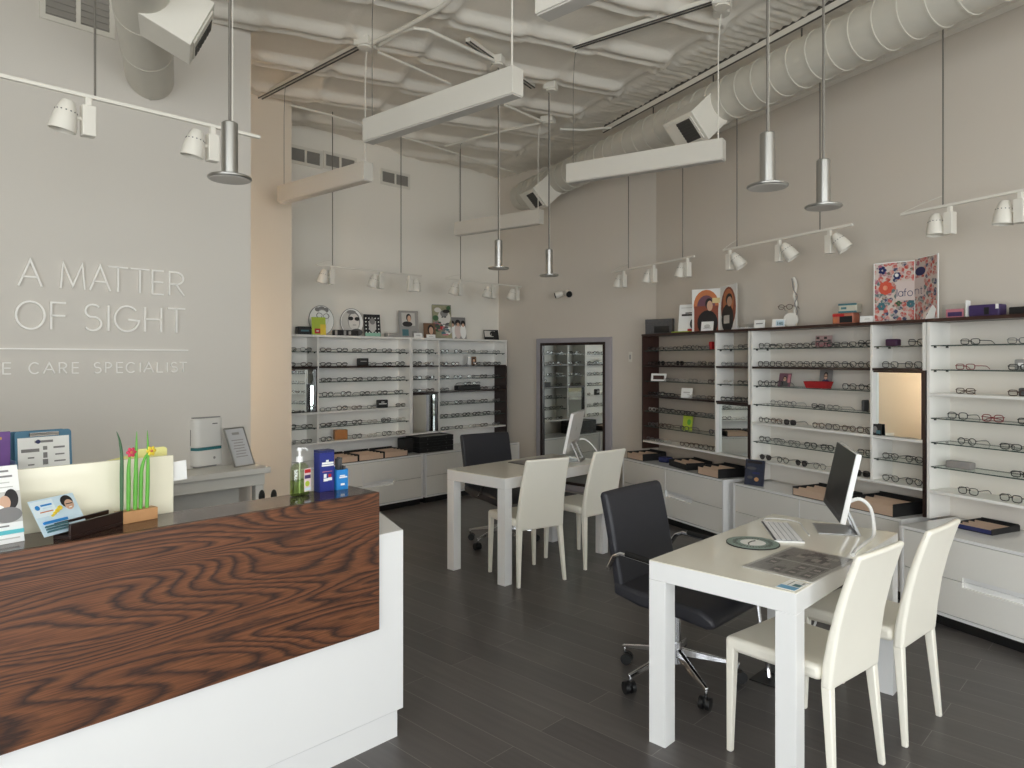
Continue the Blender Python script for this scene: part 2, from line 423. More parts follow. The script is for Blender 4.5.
SW0, SW1 = -4.3, 1.4  # side windows added to bring more sky light onto the right wall
sw_ = MB(); sw_.box(-2.7, -2.5, YR-0.2, SW0, 0, 4.1); sw_.box(-2.7, -2.5, SW1, 6.7, 0, 4.1); sw_.box(-2.7, -2.5, SW0, SW1, 3.25, 4.1); sw_.box(-2.7, -2.5, SW0, SW1, 0, 0.12)
o = sw_.build('wall_side', M['wall']); o['kind'] = 'structure'
for k in range(3):
    a = SW0 + (SW1-SW0)*k/3; b = SW0 + (SW1-SW0)*(k+1)/3
    f = MB()
    f.box(-2.63, -2.55, a, a+0.05, 0.12, 3.25); f.box(-2.63, -2.55, b-0.05, b, 0.12, 3.25); f.box(-2.63, -2.55, a+0.05, b-0.05, 0.12, 0.18); f.box(-2.63, -2.55, a+0.05, b-0.05, 3.19, 3.25)
    w = f.build('window_%d' % (k+4), M['alu']); w['kind'] = 'structure'
    MB().box(-2.595, -2.589, a+0.05, b-0.05, 0.18, 3.19).build('pane', M['pane'], w)
# storefront behind the camera: piers, sill and header around three openings
W0, W1 = -2.35, 2.85
rw = MB()
rw.box(-2.5, W0, YR-0.2, YR, 0, 4.1); rw.box(W1, xr0+0.3, YR-0.2, YR, 0, 4.1)
rw.box(W0, W1, YR-0.2, YR, 3.25, 4.1); rw.box(W0, W1, YR-0.2, YR, 0, 0.12)
o = rw.build('wall_rear', M['wall']); o['kind'] = 'structure'
for k in range(3):
    a = W0 + (W1-W0)*k/3; b = W0 + (W1-W0)*(k+1)/3
    f = MB()
    f.box(a, a+0.05, YR-0.13, YR-0.05, 0.12, 3.25); f.box(b-0.05, b, YR-0.13, YR-0.05, 0.12, 3.25)
    f.box(a+0.05, b-0.05, YR-0.13, YR-0.05, 0.12, 0.18); f.box(a+0.05, b-0.05, YR-0.13, YR-0.05, 3.19, 3.25); f.box(a+0.05, b-0.05, YR-0.13, YR-0.05, 2.3, 2.35)
    w = f.build('window_%d' % (k+1), M['alu']); w['kind'] = 'structure'
    g = MB().box(a+0.05, b-0.05, YR-0.095, YR-0.089, 0.18, 3.19).build('pane', M['pane'], w)
# plaster ledge band under the deck on the right wall, and far-wall edge of the deck
lb = MB()
p0, p1 = wpt(-2.0, CW-0.05, 0), wpt(9.0, CW-0.05, 0)
ang = math.atan2(UU[1], UU[0])
lb.at(wpt(-1.6, CW, 0), ang); lb.box(0, (ycor+1.6*0.932+0)/0.932+1.6+0.0, 0.0, 0.06, 3.74, 3.97); lb.box(0, 6.9, 0.0, 0.075, 3.715, 3.74)
o = lb.build('trim_1', M['ceil']); o['kind'] = 'structure'

# ceiling: foam-covered deck. a = distance along UN, b = distance along UU
def foam(a, b):
    h = 0.0
    nz = noise.noise(Vector((a*5, b*5, 0.3))); n2 = noise.noise(Vector((a*14, b*14, 2.3)))
    if a < 3.52:
        k = math.floor((a-2.28)/0.585); fa = (a-2.28)/0.585 - k           # along one foam bone
        fb = (b - 4.60 + 0.05*math.sin(k*2.1) - 0.045*k*0.3)/0.66; j = math.floor(fb+0.5); fb -= j
        wob = 0.012*noise.noise(Vector((a*3, j*7.0, 1.0)))
        d = fb*0.66 + wob
        end = min(fa, 1-fa)
        env = min(1.0, max(0.0, (end-0.015)/0.10)); env = env*env*(3-2*env)
        hw = 0.125 - 0.035*env
        hump = max(0.0, 1-(abs(d)/(hw+0.03))**4)
        groove = math.exp(-((d-0.01)/0.022)**2)
        h += (0.060*hump - 0.052*groove*hump)*(0.35+0.65*env)
        if end < 0.12: h += (0.036*n2 + 0.020)*max(0, 1-abs(d)/0.2)*(1-end/0.12)
        h += 0.012*math.exp(-(end/0.05)**2)
        h += 0.006*nz
    else:
        e = min(1.0, (a-3.52)/0.08)
        h += e*(0.009*math.sin(b*2*PI/0.075) + 0.008*n2 + 0.02) + 0.006*nz
    return h
av = [-6.0 + 0.3*i for i in range(19)]; av = [v for v in av if v < -0.31]
x = -0.3
while x < 4.9: av.append(x); x += 0.03
bv = [-7.0 + 0.4*i for i in range(23)]
x = 2.2
while x < 8.6: bv.append(x); x += 0.028
vs = []; fs = []
for b in bv:
    for a in av:
        p = wpt(b, a, 0); vs.append((p.x, p.y, CEIL - foam(a, b)))
na = len(av)
for i in range(len(bv)-1):
    for j in range(na-1): fs.append((i*na+j, (i+1)*na+j, (i+1)*na+j+1, i*na+j+1))
me = bpy.data.meshes.new('ceiling'); me.from_pydata(vs, [], fs); me.materials.append(M['ceil']); me.shade_smooth()
ce = bpy.data.objects.new('ceiling', me); COL.objects.link(ce); ce['kind'] = 'structure'
rf = MB().box(-2.95, 7.4, -5.0, 7.2, 4.1, 4.2).build('ceiling_sky_block', M['ceil']); rf['kind'] = 'structure'  # unseen slab added over the foam ceiling to block the sky

# ------------------------------------------------------------------ wall lettering
sg = thing('wall_lettering', 'thin white raised capital letters in three lines on the greige wall', 'sign', (1.3, YS, 1.8))
def px2x(px): return on_y(px, YS)[0]
def letters(txt, spans, z0, z1, w, y):
    for ch, (a, b) in zip(txt, spans):
        mb = MB().at((-1.3, -YS, -1.8))
        strokes(mb, ch, a, b, z0, z1, YS-y, YS-0.006, w)
        mb.build('letter', M['letter'], sg)
def zs(v): return px2x(v*0.26042)
l1 = [(68, 158), (230, 322), (342, 420), (412, 488), (497, 570), (582, 625), (647, 703)]
letters('AMATTER', [(zs(a), zs(b)) for a, b in l1], 2.001, 2.154, 0.0095, 0.020)
l2 = [(58, 168), (193, 250), (320, 385), (403, 423), (437, 530), (553, 615), (640, 707)]
letters('OFSIGHT', [(zs(a), zs(b)) for a, b in l2], 1.754, 1.913, 0.0105, 0.022)
l3 = [(10, 40), (110, 152), (165, 208), (226, 254), (276, 300), (358, 385), (403, 426), (446, 469), (482, 519), (531, 541), (550, 586), (601, 622), (634, 644), (653, 678), (686, 714)]
letters('ECARESPECIALIST', [(zs(a), zs(b)) for a, b in l3], 1.494, 1.557, 0.0068, 0.016)
e0 = zs(10)
letters('EY', [(e0-0.16, e0-0.125), (e0-0.095, e0-0.05)], 1.494, 1.557, 0.0068, 0.016)
MB().at((-1.3, -YS, -1.8)).box(0.35, px2x(187.5), YS-0.016, YS-0.005, 1.634, 1.642).build('rule_line', M['letter'], sg)
pn = MB().at((-1.3, -YS, -1.8))
for ch, a, z in (('p', 1.1, 2.07), ('p', 1.6, 2.07), ('p', 1.2, 1.83), ('p', 1.7, 1.83), ('p', 0.8, 1.638), ('p', 1.5, 1.638), ('p', 1.3, 1.525)):
    pass
pn.bm.free()

# ------------------------------------------------------------------ ducts
def diffuser(parent, loc, rz, L, out, drop):
    """boxy outlet: local x along the duct, local y outwards; tilted down"""
    b = MB().at(loc, rz, -rad(drop))
    b.box(-L/2, L/2, -0.02, out, -0.13, 0.13)
    d = b.build('outlet_box', M['fixt'], parent, bevel=0.004)
    g = MB().at(loc, rz, -rad(drop))
    g.box(-L/2+0.03, L/2-0.03, out, out+0.008, -0.10, 0.10)
    gg = g.build('grille_frame', M['fixt'], d)
    v = MB().at(loc, rz, -rad(drop))
    for k in range(7): v.box(-L/2+0.05, 0.03, out+0.008, out+0.012, -0.085+0.025*k, -0.068+0.025*k)
    v.box(-L/2+0.05, 0.03, out+0.0075, out+0.009, -0.09, 0.09)
    return v.build('grille', mat('dark outlet grille', (70, 67, 64), 0.6), d)
dr = thing('air_duct', 'long white spiral duct running under the ceiling along the right wall', 'duct', tuple(wpt(4, 3.9, 3.62)))
off = -wpt(4, 3.9, 3.62)
b = MB().at(off); b.cyl(wpt(-1.2, 3.9, 3.62), wpt(8.04, 3.9, 3.62), 0.165, n=36)
s = -1.2
while s < 7.9:
    b.cyl(wpt(s, 3.9, 3.62), wpt(s+0.012, 3.9, 3.62), 0.171, n=36); s += 0.165
b.build('duct_tube', M['galv'], dr, smooth=True)
for s in (4.52, 7.2):
    diffuser(dr, tuple(wpt(s, 3.82, 3.58) + off), ang + PI/2 + 0, 0.01, 0.01, 0) if False else None
    base = wpt(s, 3.9, 3.62) + off
    diffuser(dr, tuple(base), ang, 0.36, 0.36, 42)
for s in (2.7, 3.6, 4.5, 5.3):
    MB().at(off).cyl(wpt(s, 3.9, 3.78), wpt(s, 3.9, 3.90), 0.006, n=6).build('hanger_rod', M['dkrod'], dr)
rl = MB(); 
rl.at(wpt(-1.2, 3.9, 0), ang); rl.box(0, 7.3, -0.028, 0.028, 3.912, 3.945); rl.m(1).box(0, 7.3, -0.032, 0.032, 3.868, 3.912); rl.m(0).box(0, 7.3, 0.020, 0.032, 3.862, 3.868)  # dark upper box paints in the shadow gap between rail and ceiling
o = rl.build('ceiling_rail', [M['dkrod'], M['fixt']]); tag(o, 'long dark double ceiling rail that carries the spiral duct on the right', 'rail')

dl = thing('air_duct', 'short white duct with a rounded end meeting the wall above the lettering', 'duct', (1.708, YS, 3.40))
b = MB(); D = Vector((-UU[0], -UU[1], 0))
b.cyl(Vector((0, -0.0, 0)) - D*0.0, D*4.0, 0.140, n=36)
b.cyl((0, -0.03, 0), D*0.03, 0.146, n=36)
for k in range(1, 8): b.cyl(D*(0.5*k), D*(0.5*k+0.012), 0.1425, n=36)
b.build('duct_tube', M['galv'], dl, smooth=True)
diffuser(dl, tuple(D*1.14), ang + PI, 0.27, 0.31, 26)
MB().cyl((-0.1446, -0.373, 0.135), (-0.1446, -0.373, 0.53), 0.006, n=6).build('hanger_rod', M['dkrod'], dl)

# ------------------------------------------------------------------ wall vents
def vent(name, x0, x1, z0, z1, y, label, group=None):
    t = thing(name, label, 'vent', ((x0+x1)/2, y, z0), 0, group)
    cx = (x0+x1)/2
    f = MB().at((-cx, -y, -z0))
    f.box(x0-0.03, x1+0.03, y-0.012, y, z0-0.03, z0); f.box(x0-0.03, x1+0.03, y-0.012, y, z1, z1+0.03)
    f.box(x0-0.03, x0, y-0.012, y, z0, z1); f.box(x1, x1+0.03, y-0.012, y, z0, z1); f.box(cx-0.012, cx+0.012, y-0.012, y, z0, z1)
    f.build('frame', M['fixt'], t)
    for a, b in ((x0, cx-0.012), (cx+0.012, x1)):
        l = MB().at((-cx, -y, -z0)); n = 9
        l.box(a, b, y-0.003, y, z0, z1)
        for k in range(n):
            zz = z0 + (z1-z0)*(k+0.25)/n
            l.box(a, b, y-0.010, y-0.004, zz, zz+(z1-z0)/n*0.45)
        l.build('louvre', M['grill'], t)
def vx(px, y): return on_y(px, y)
for (pa, pb, ya, yb, lab) in ((290.5, 319.5, 147, 166, 'dark double wall vent high in the corner by the beige wall'),
                              (325.5, 354, 154, 172, 'dark double wall vent half hidden behind a hanging white light bar'),
                              (382, 407.5, 171, 187, 'dark double wall vent with bare wall all round, furthest right of three')):
    x0, t0 = vx(pa, YF); x1, t1 = vx(pb, YF)
    vent('wall_vent', max(x0, 3.36), x1, zat((yb+yb)/2, t1), zat(ya, t0), YF, lab, 'vents high on the far wall')
x0, t0 = vx(45, YS); x1, t1 = vx(109, YS)
vent('wall_vent', x0, x1, zat(24, (t0+t1)/2), zat(24, (t0+t1)/2)+0.36, YS, 'large dark double vent at top left beside the rounded duct')

# ------------------------------------------------------------------ hanging light bars
def light_bar(pl, pr, label, cl, cr, zb=2.907, zt=3.05, w=0.085, length=None):
    a = on_z(pl[0], pl[1], zb)
    if length: b = a + Vector((0, -length, 0))
    else: b = on_z(pr[0], pr[1], zb)
    d = (b-a); d.z = 0; L = d.length; rz = math.atan2(d.y, d.x)
    t = thing('light_bar', label, 'ceiling light', tuple(a), rz, 'white light bars hung from the ceiling')
    MB().box(0, L, 0, w, 0.006, zt-zb).build('housing', M['bar'], t, bevel=0.002)
    MB().box(0.006, L-0.006, 0.008, w-0.008, 0, 0.006).build('diffuser', M['diff'], t)
    for k, (f, rr) in enumerate(((cl, 0.0022), (cr, 0.0045))):
        c = MB(); x = 0.04 if k == 0 else L-0.04
        top = CEIL - zb - 0.05
        c.tube([(x, w/2, zt-zb), (x, w/2, top-0.25), (x+0.01, w/2, top-0.08), (x+0.02, w/2, top)], rr, 6)
        c.build('hanging_cable', M['rod'] if k == 0 else M['fixt'], t)
        n = MB(); n.cyl((x+0.02, w/2, top-0.012), (x+0.02, w/2, top+0.03), 0.055 if k else 0.015, n=16); n.build('ceiling_canopy', M['fixt'], t)
    return t
light_bar((362.5, 142.3), (512.5, 93.3), 'largest white hanging light bar, in front of the two others at left', 0, 0)
light_bar((277, 203), (363.9, 179.8), 'warm-tinted white hanging light bar nearest the lettered wall', 0, 0)
light_bar((565.8, 182.8), (722.4, 159), 'white hanging light bar in front of the spiral duct and its outlet box', 0, 0)
light_bar((453.9, 235.7), (538.9, 223.4), 'smallest and furthest white hanging light bar, by the far corner', 0, 0)
light_bar((534.8, 15.6), None, 'white hanging light bar cut off by the top edge of the photo', 0, 0, length=1.2)

# ------------------------------------------------------------------ pendant downlights
def pendant(px, py, label):
    z = 2.287; p = on_z(px, py, z); h = CEIL - z
    t = thing('pendant_light', label, 'pendant light', tuple(p), 0, 'steel cylinder pendants with a flat disc')
    MB().lathe([(0.078, 0.0), (0.0825, 0.004), (0.0825, 0.010), (0.079, 0.013), (0.03, 0.016)], n=40).build('disc_rim', M['steel'], t, smooth=True)
    MB().lathe([(0.0, -0.0015), (0.076, -0.0015), (0.077, 0.001)], n=40).build('disc_lens', M['diff'], t)
    MB().lathe([(0.031, 0.014), (0.031, 0.222), (0.026, 0.227), (0.004, 0.228)], n=28).build('body_cylinder', M['steel'], t, smooth=True)
    MB().cyl((0, 0, 0.226), (0, 0, h-0.05), 0.0055, n=8).build('suspension_rod', M['rod'], t)
    MB().cyl((0.012, 0, 0.226), (0.012, 0, h-0.05), 0.0018, n=6).build('power_cord', M['fixt'], t)
    MB().lathe([(0.06, h-0.075), (0.06, h-0.055), (0.02, h-0.035)], n=24).build('ceiling_canopy', M['fixt'], t, smooth=True)
pendant(229.7, 179.8, 'steel pendant light hanging in front of the lettered wall')
pendant(767.5, 187.7, 'left of two large steel pendants hanging before the right wall')
pendant(823.4, 208, 'right of two large steel pendants hanging before the right wall')
pendant(498.5, 269, 'small distant steel pendant left of its twin, in front of the far corner')
pendant(549, 276, 'small distant steel pendant above the pair of security cameras')

# ------------------------------------------------------------------ track lights
def spot_head(par, x, side, tiltx, tilty):
    d = MB()
    d.box(x-0.012, x+0.012, -0.012, 0.012, -0.035, 0.0)
    d.box(x-0.026, x+0.026, -0.024, 0.024, -0.165, -0.035)
    ob = d.build('driver_box', M['fixt'], par, bevel=0.003)
    j = Vector((x+side*0.026, 0, -0.095))
    c = j + Vector((side*0.060, 0, 0.0))
    MB().cyl(j, c, 0.008, n=8).build('pivot', M['fixt'], ob)
    s = MB(); s.M = Matrix.Translation(c) @ Matrix.Rotation(rad(tiltx), 4, 'X') @ Matrix.Rotation(rad(tilty), 4, 'Y')
    prof = [(0.0, 0.066), (0.020, 0.066), (0.026, 0.060), (0.036, 0.034), (0.044, 0.006), (0.0495, -0.026), (0.052, -0.054), (0.052, -0.064), (0.049, -0.064), (0.044, -0.012), (0.0, 0.01)]
    s.lathe(prof, n=24)
    s.m(1)
    for k in range(14):
        a = 2*PI*k/14
        r = 0.0405
        s.ball((r*math.cos(a), r*math.sin(a), 0.018), 0.0038, 0.0038, 0.0028, 6, 4)
    s.m(1).cyl((0, 0, 0.0615), (0, 0, 0.063), 0.012, n=12)
    s.build('lamp_shade', [M['fixt'], M['dgrey']], ob, smooth=True)
def track(loc, rz, L, heads, rods, label, grp='white track lights on hanging rails'):
    t = thing('track_light', label, 'track light', loc, rz, grp)
    MB().box(-0.02, L+0.02, -0.009, 0.009, 0.0, 0.016).build('rail', M['fixt'], t, bevel=0.002)
    if rz or rods[0] > 0.05 and len(rods) > 1: MB().tube([(-0.02 if rods[0] > L*0.1 else L, 0, 0.014), (rods[0]*0.5, 0, 0.05), (rods[0], 0, 0.07)], 0.003, 5).build('feed_wire', M['fixt'], t)
    for x in rods:
        MB().cyl((x, 0, 0.014), (x, 0, CEIL-loc[2]-0.03), 0.0048, n=8).build('suspension_rod', M['rod'], t)
    for h in heads: spot_head(t, *h)
TC = CW - 0.50
def tw(px): return on_w(px, TC)[0]
def trackw(pa, pb, heads, rods, label, tail=None):
    s0 = tw(pa); s1 = tw(pb) if pb else s0 - tail
    track(tuple(wpt(s0, TC, 2.479)), WROT, s0-s1, [(s0-tw(h[0]),)+h[1:] for h in heads], [s0-tw(r) for r in rods], label)
trackw(613, 693, [(623.7, -1, -8, 8), (653.7, -1, -8, 8), (687.5, -1, -8, 8)], [628.5, 682.7], 'furthest of three white track lights along the right wall, above the orange poster')
trackw(725, 850, [(729.7, 1, 22, -28), (779.4, 1, 22, -28), (829.7, 1, 22, -28)], [737, 820], 'middle white track light along the right wall, three heads tilted right')
trackw(904, None, [(949.9, -1, -4, -3), (1020.6, -1, -4, 3)], [943], 'nearest white track light along the right wall, at the right edge', 1.25)
TY = YF - 0.63
def ty(px): return on_y(px, TY)[0]
for pa, pb, heads, rods, lab in ((318, 420, [(331.4, -1, 8, 12), (380.6, -1, 8, 12), (409.6, 1, 0, 0)], [332.5, 401], 'white track light over the far display, left one with a warm-lit head'),
                                 (447, 520, [(460, -1, 8, 12), (492.7, -1, 8, 12), (516.8, -1, 8, 12)], [460.5, 498.5], 'white track light over the far display, right one ending near the corner')):
    x0 = ty(pa); track((x0, TY, 2.45), 0, ty(pb)-x0, [(ty(h[0])-x0,)+h[1:] for h in heads], [ty(r)-x0 for r in rods], lab)
x0 = on_y(-12, 3.43)[0]
f1 = lambda p: on_y(p, 3.43)[0]-x0
track((x0, 3.43, 2.70), 0, f1(256), [(f1(88), -1, 6, 9), (f1(212.5), -1, 6, 9)], [f1(95)], 'white track light with two heads in front of the lettered wall')

# ------------------------------------------------------------------ ceiling strips, conduits and boxes
def strip(p, q, label, w=0.02, h=0.04, name='ceiling_rail', cat='rail'):
    a = on_z(p[0], p[1], 3.88); b = on_z(q[0], q[1], 3.88); d = b-a
    o = MB().box(0, d.length, -w, w, 0.012, h).m(1).box(0, d.length, -w*1.0, -w*0.72, 0.003, 0.0118).box(0, d.length, w*0.72, w, 0.003, 0.0118).build(name, [M['fixt'], M['dkrod']])
    o.location = a; o.rotation_euler = (0, 0, math.atan2(d.y, d.x)); tag(o, label, cat, 'rails fixed under the foam ceiling'); return o
strip((257, 101), (360, 48), 'ceiling rail ending in the white junction box at left')
strip((574, 49), (716, 3), 'ceiling rail above the light bar in front of the duct')
strip((468, 43), (533, 89), 'short ceiling rail with two clamps, right end of the largest light bar')
strip((640/1, -6), (566, 22), 'ceiling rail behind the light bar cut off by the top edge') if False else None
def conduit(pts, r, label, z=3.87):
    P = [on_z(p[0], p[1], z) for p in pts]
    o = MB().tube(P, r, 8).build('conduit', M['fixt'], smooth=True); tag(o, label, 'pipe', 'thin white conduits under the ceiling'); return o
conduit([(290, 105), (330, 115), (375, 130), (420, 142), (470, 158), (518, 174)], 0.011, 'thin white conduit running above the far wall vents')
conduit([(366, 46), (400, 30), (440, 8), (460, -8)], 0.016, 'white conduit rising from the junction box to the top of the photo')
conduit([(380, 45), (402, 31), (414, 28), (428, 30), (460, 45), (497, 62)], 0.013, 'white conduit with a wide bend, ending at the clamped rail')
conduit([(378, 52), (415, 68), (450, 84)], 0.010, 'thin white conduit running behind the largest light bar')
conduit([(505, 105), (530, 116), (546, 123)], 0.012, 'short white conduit meeting the round ceiling box from the left')
conduit([(445, 146), (480, 137), (515, 128), (540, 123)], 0.012, 'white conduit from the round ceiling box towards the far wall')
conduit([(560, 129), (585, 130), (603, 128), (612, 128)], 0.012, 'bent white conduit beside the dark double rail')
def jbox(px, py, label, r=0.06, z=3.86):
    p = on_z(px, py, z)
    t = thing('junction_box', label, 'ceiling box', tuple(p), 0.4, 'white boxes on the ceiling')
    MB().box(-r, r, -r, r, 0, 0.06).build('box_body', M['fixt'], t, bevel=0.006)
    MB().cyl((0, 0, -0.012), (0, 0, 0), r*0.85, n=20).build('cover', M['fixt'], t)
jbox(365, 47, 'square white ceiling box where two conduits meet, upper left')
jbox(722, 6, 'white ceiling box holding the cord of the light bar by the duct')
jbox(548, 123, 'white ceiling box above the furthest light bar')
jbox(498, 64, 'small white clamp box on the short ceiling rail, left of the other', 0.045)
jbox(551, 90, 'small white box right of the short ceiling rail, above the far pendant', 0.05)
# ------------------------------------------------------------------ display shelving
DEP = 0.217
def zrow(k, zt, sp): return zt - sp*k
def display(loc, rz, bays, label, zt, sp, topm, lower, left=None, right=None, back='backp'):
    """bays: dicts x0,x1,rows(7 letters g/w/d/-),mirror(rows a,b). left/right: list of (material, row a, row b)"""
    t = thing('display_shelving', label, 'display shelf', loc, rz, 'eyewear display shelves on the walls')
    x0 = bays[0]['x0']; x1 = bays[-1]['x1']
    MB().box(x0, x1, -DEP-0.004, -0.001, zt, zt+0.022).build('top_board', topm, t, bevel=0.001)
    MB().box(x0+0.002, x1-0.002, -0.010, -0.002, lower, zt).build('back_panel', M[back], t)
    z = lambda k: zrow(k, zt, sp) if k < 8 else lower
    for side, lst in (('l', left), ('r', right)):
        for mm, a, b in lst:
            xx = (x0, x0+0.02) if side == 'l' else (x1-0.02, x1)
            MB().box(xx[0], xx[1], -DEP, -0.0105, z(b), z(a)-0.0005).build('end_panel', mm, t, bevel=0.001)
    for i, b in enumerate(bays):
        a0, a1 = b['x0'] + (0.02 if i == 0 else 0.009), b['x1'] - (0.02 if i == len(bays)-1 else 0.009)
        if i:
            MB().box(b['x0']-0.009, b['x0']+0.009, -DEP-0.0005, -0.0105, z(7), zt-0.0005).build('divider', M['whitem'], t, bevel=0.001)
        for k, ch in enumerate(b['rows'], 1):
            zz = z(k)
            if ch == 'g':
                MB().slab(a0+0.001, a1-0.001, -DEP+0.012, -0.012, zz, zz+0.007, 0, 1).build('glass_shelf', [M['pane'], M['edge']], t)
                for px_ in (a0+0.001, a1-0.009):
                    c = MB()
                    for yy in (-0.17, -0.05): c.box(px_, px_+0.008, yy-0.008, yy+0.008, zz-0.010, zz)
                    c.build('shelf_clip', M['blackp'], t)
            elif ch in 'wd':
                h = 0.018
                MB().box(a0, a1, -DEP-(0.003 if ch == 'd' else 0.0), -0.011, zz-h/2+0.003, zz+h/2+0.003).build('wooden_shelf', M['whitem'] if ch == 'w' else M['dark'], t, bevel=0.001)
        if b.get('mirror'):
            ka, kb = b['mirror']; za, zb = z(ka)-0.008, z(kb)+0.014
            MB().box(a0+0.001, a1-0.001, -DEP+0.032, -DEP+0.036, zb, za).build('mirror', M['mirror'], t)
            MB().box(a0+0.001, a1-0.001, -DEP+0.0365, -DEP+0.05, zb, za).build('mirror_backing', M['dark'], t)
            fr = MB(); fr.box(a1-0.012, a1-0.001, -DEP+0.006, -DEP+0.031, zb, za); fr.box(a0+0.001, a1-0.012, -DEP+0.006, -DEP+0.031, za-0.010, za)
            if b.get('mleft'): fr.box(a0+0.001, a0+0.010, -DEP+0.006, -DEP+0.031, zb, za-0.010)
            fr.build('mirror_frame', M['dark'], t)
    return t
LOW = 0.548
RZT, RSP, FZT, FSP = 1.818, 0.1565, 1.80, 0.152
RLOC = tuple(wpt(6.6, CW, 0)); FLOC = (0, YF, 0)
D_ = M['dark']; W_ = M['whitem']; B_ = M['brown']
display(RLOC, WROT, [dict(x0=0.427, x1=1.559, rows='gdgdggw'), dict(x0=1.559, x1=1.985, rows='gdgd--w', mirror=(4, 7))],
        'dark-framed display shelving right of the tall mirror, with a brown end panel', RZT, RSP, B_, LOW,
        [(B_, 0, 7.5)], [(W_, 0, 4), (D_, 4, 8)], 'backb_shade')
display(RLOC, WROT, [dict(x0=1.995, x1=3.158, rows='gdggwgw'), dict(x0=3.158, x1=3.555, rows='gd--wgw', mirror=(2, 5))],
        'white display shelving holding the red tray and an amber-reflecting mirror', RZT, RSP, B_, LOW,
        [(W_, 0, 8)], [(W_, 0, 2), (D_, 2, 8)])
display(RLOC, WROT, [dict(x0=3.565, x1=4.75, rows='ggwgggw')],
        'all-white display shelving at the right edge, glasses lying loosely', RZT, RSP, B_, LOW,
        [(W_, 0, 8)], [(W_, 0, 8)])
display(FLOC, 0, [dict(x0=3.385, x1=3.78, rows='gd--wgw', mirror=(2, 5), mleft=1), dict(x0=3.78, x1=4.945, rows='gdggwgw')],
        'left white display shelving on the far wall, beside the beige wall', FZT, FSP, W_, LOW, [(W_, 0, 8)], [(W_, 0, 7.05)], 'backw_lit')
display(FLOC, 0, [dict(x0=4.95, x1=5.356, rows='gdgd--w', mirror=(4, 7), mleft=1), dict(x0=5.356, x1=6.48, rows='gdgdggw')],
        'right display shelving on the far wall, dark panel at its right end', FZT, FSP, W_, LOW, [(W_, 0, 7.05)], [(W_, 0, 2), (D_, 2, 8)], 'backw_lit')

# ------------------------------------------------------------------ low drawer cabinets
def cabinet(loc, rz, x0, x1, dep, zt, cols, slot, label, gap=0.012):
    t = thing('drawer_cabinet', label, 'cabinet', loc, rz, 'low white drawer cabinets')
    b = MB(); th = 0.018
    b.box(x0, x1, -dep-0.004, -0.003, zt-th, zt); b.box(x0, x0+th, -dep-0.004, -0.003, 0.065, zt-th-0.0003); b.box(x1-th, x1, -dep-0.004, -0.003, 0.065, zt-th-0.0003)
    b.box(x0+th, x1-th, -dep+0.045, -0.003, 0.065, zt-th-0.0003)
    b.box(x0+th, x1-th, -dep-0.002, -dep+0.045, 0.065, 0.083)
    b.build('carcass', M['white'], t, bevel=0.001)
    MB().box(x0+0.02, x1-0.02, -dep+0.03, -0.01, 0, 0.064).build('plinth', M['blackp'], t)
    zb = 0.087; zm = 0.295; zz = zt-th-0.004
    edges = [x0+th+0.003] + cols + [x1-th-0.003]
    for i in range(len(edges)-1):
        a, c = edges[i]+(0.004 if i else 0), edges[i+1]-(0.004 if i < len(edges)-2 else 0)
        if cols and i: MB().box(edges[i]-0.003, edges[i]+0.003, -dep-0.003, -dep+0.04, zb, zz).build('rail_strip', M['white'], t)
        sl = slot if slot and a-0.02 <= slot[0] and slot[1] <= c+0.02 else None
        if sl:
            s0, s1 = max(sl[0], a+0.001), min(sl[1], c-0.001); h = 0.03
            if s0 <= a+0.02: up = [(a, zz), (c, zz), (c, zm+0.002), (s1, zm+0.002), (s1, zm+h), (a, zm+h)]; dn = [(a, zb), (c, zb), (c, zm-0.002), (s1, zm-0.002), (s1, zm-h), (a, zm-h)]
            else: up = [(a, zz), (c, zz), (c, zm+0.002), (s1, zm+0.002), (s1, zm+h), (s0, zm+h), (s0, zm+0.002), (a, zm+0.002)]; dn = [(a, zb), (c, zb), (c, zm-0.002), (s1, zm-0.002), (s1, zm-h), (s0, zm-h), (s0, zm-0.002), (a, zm-0.002)]
            for pl in (up, dn): MB().prism_y(pl, -dep, -dep+0.02).build('drawer', M['cab'], t, bevel=0.0008)
            g = MB(); g.box(s0, s1, -dep+0.021, -dep+0.04, zm-h-0.005, zm-0.001); g.box(s0, s1, -dep+0.021, -dep+0.04, zm+0.001, zm+h+0.005); g.build('finger_slot', M['white'], t)
        else:
            for za, zc in ((zm+0.002, zz), (zb, zm-0.002)):
                MB().box(a, c, -dep, -dep+0.02, za, zc).build('drawer', M['cab'], t, bevel=0.0008)
    return t
cabinet(RLOC, WROT, 0.335, 1.865, 0.394, 0.545, [1.054], (1.054, 1.45), 'white drawer cabinet below the dark-framed shelving, beside the tall mirror')
cabinet(RLOC, WROT, 1.945, 3.494, 0.362, 0.536, [2.653], (2.66, 3.04), 'white drawer cabinet behind the near desk, below the red tray shelving')
cabinet(RLOC, WROT, 3.616, 5.25, 0.538, 0.545, [], (4.0, 4.75), 'deep white drawer cabinet at the right edge with a long recessed grip')
cabinet(FLOC, 0, 3.385, 4.925, 0.45, 0.545, [4.15], (4.15, 4.536), 'white drawer cabinet on the far wall nearest the beige wall')
cabinet(FLOC, 0, 4.96, 6.46, 0.45, 0.545, [5.7], (5.72, 6.08), 'white drawer cabinet on the far wall, right one behind the office chair')

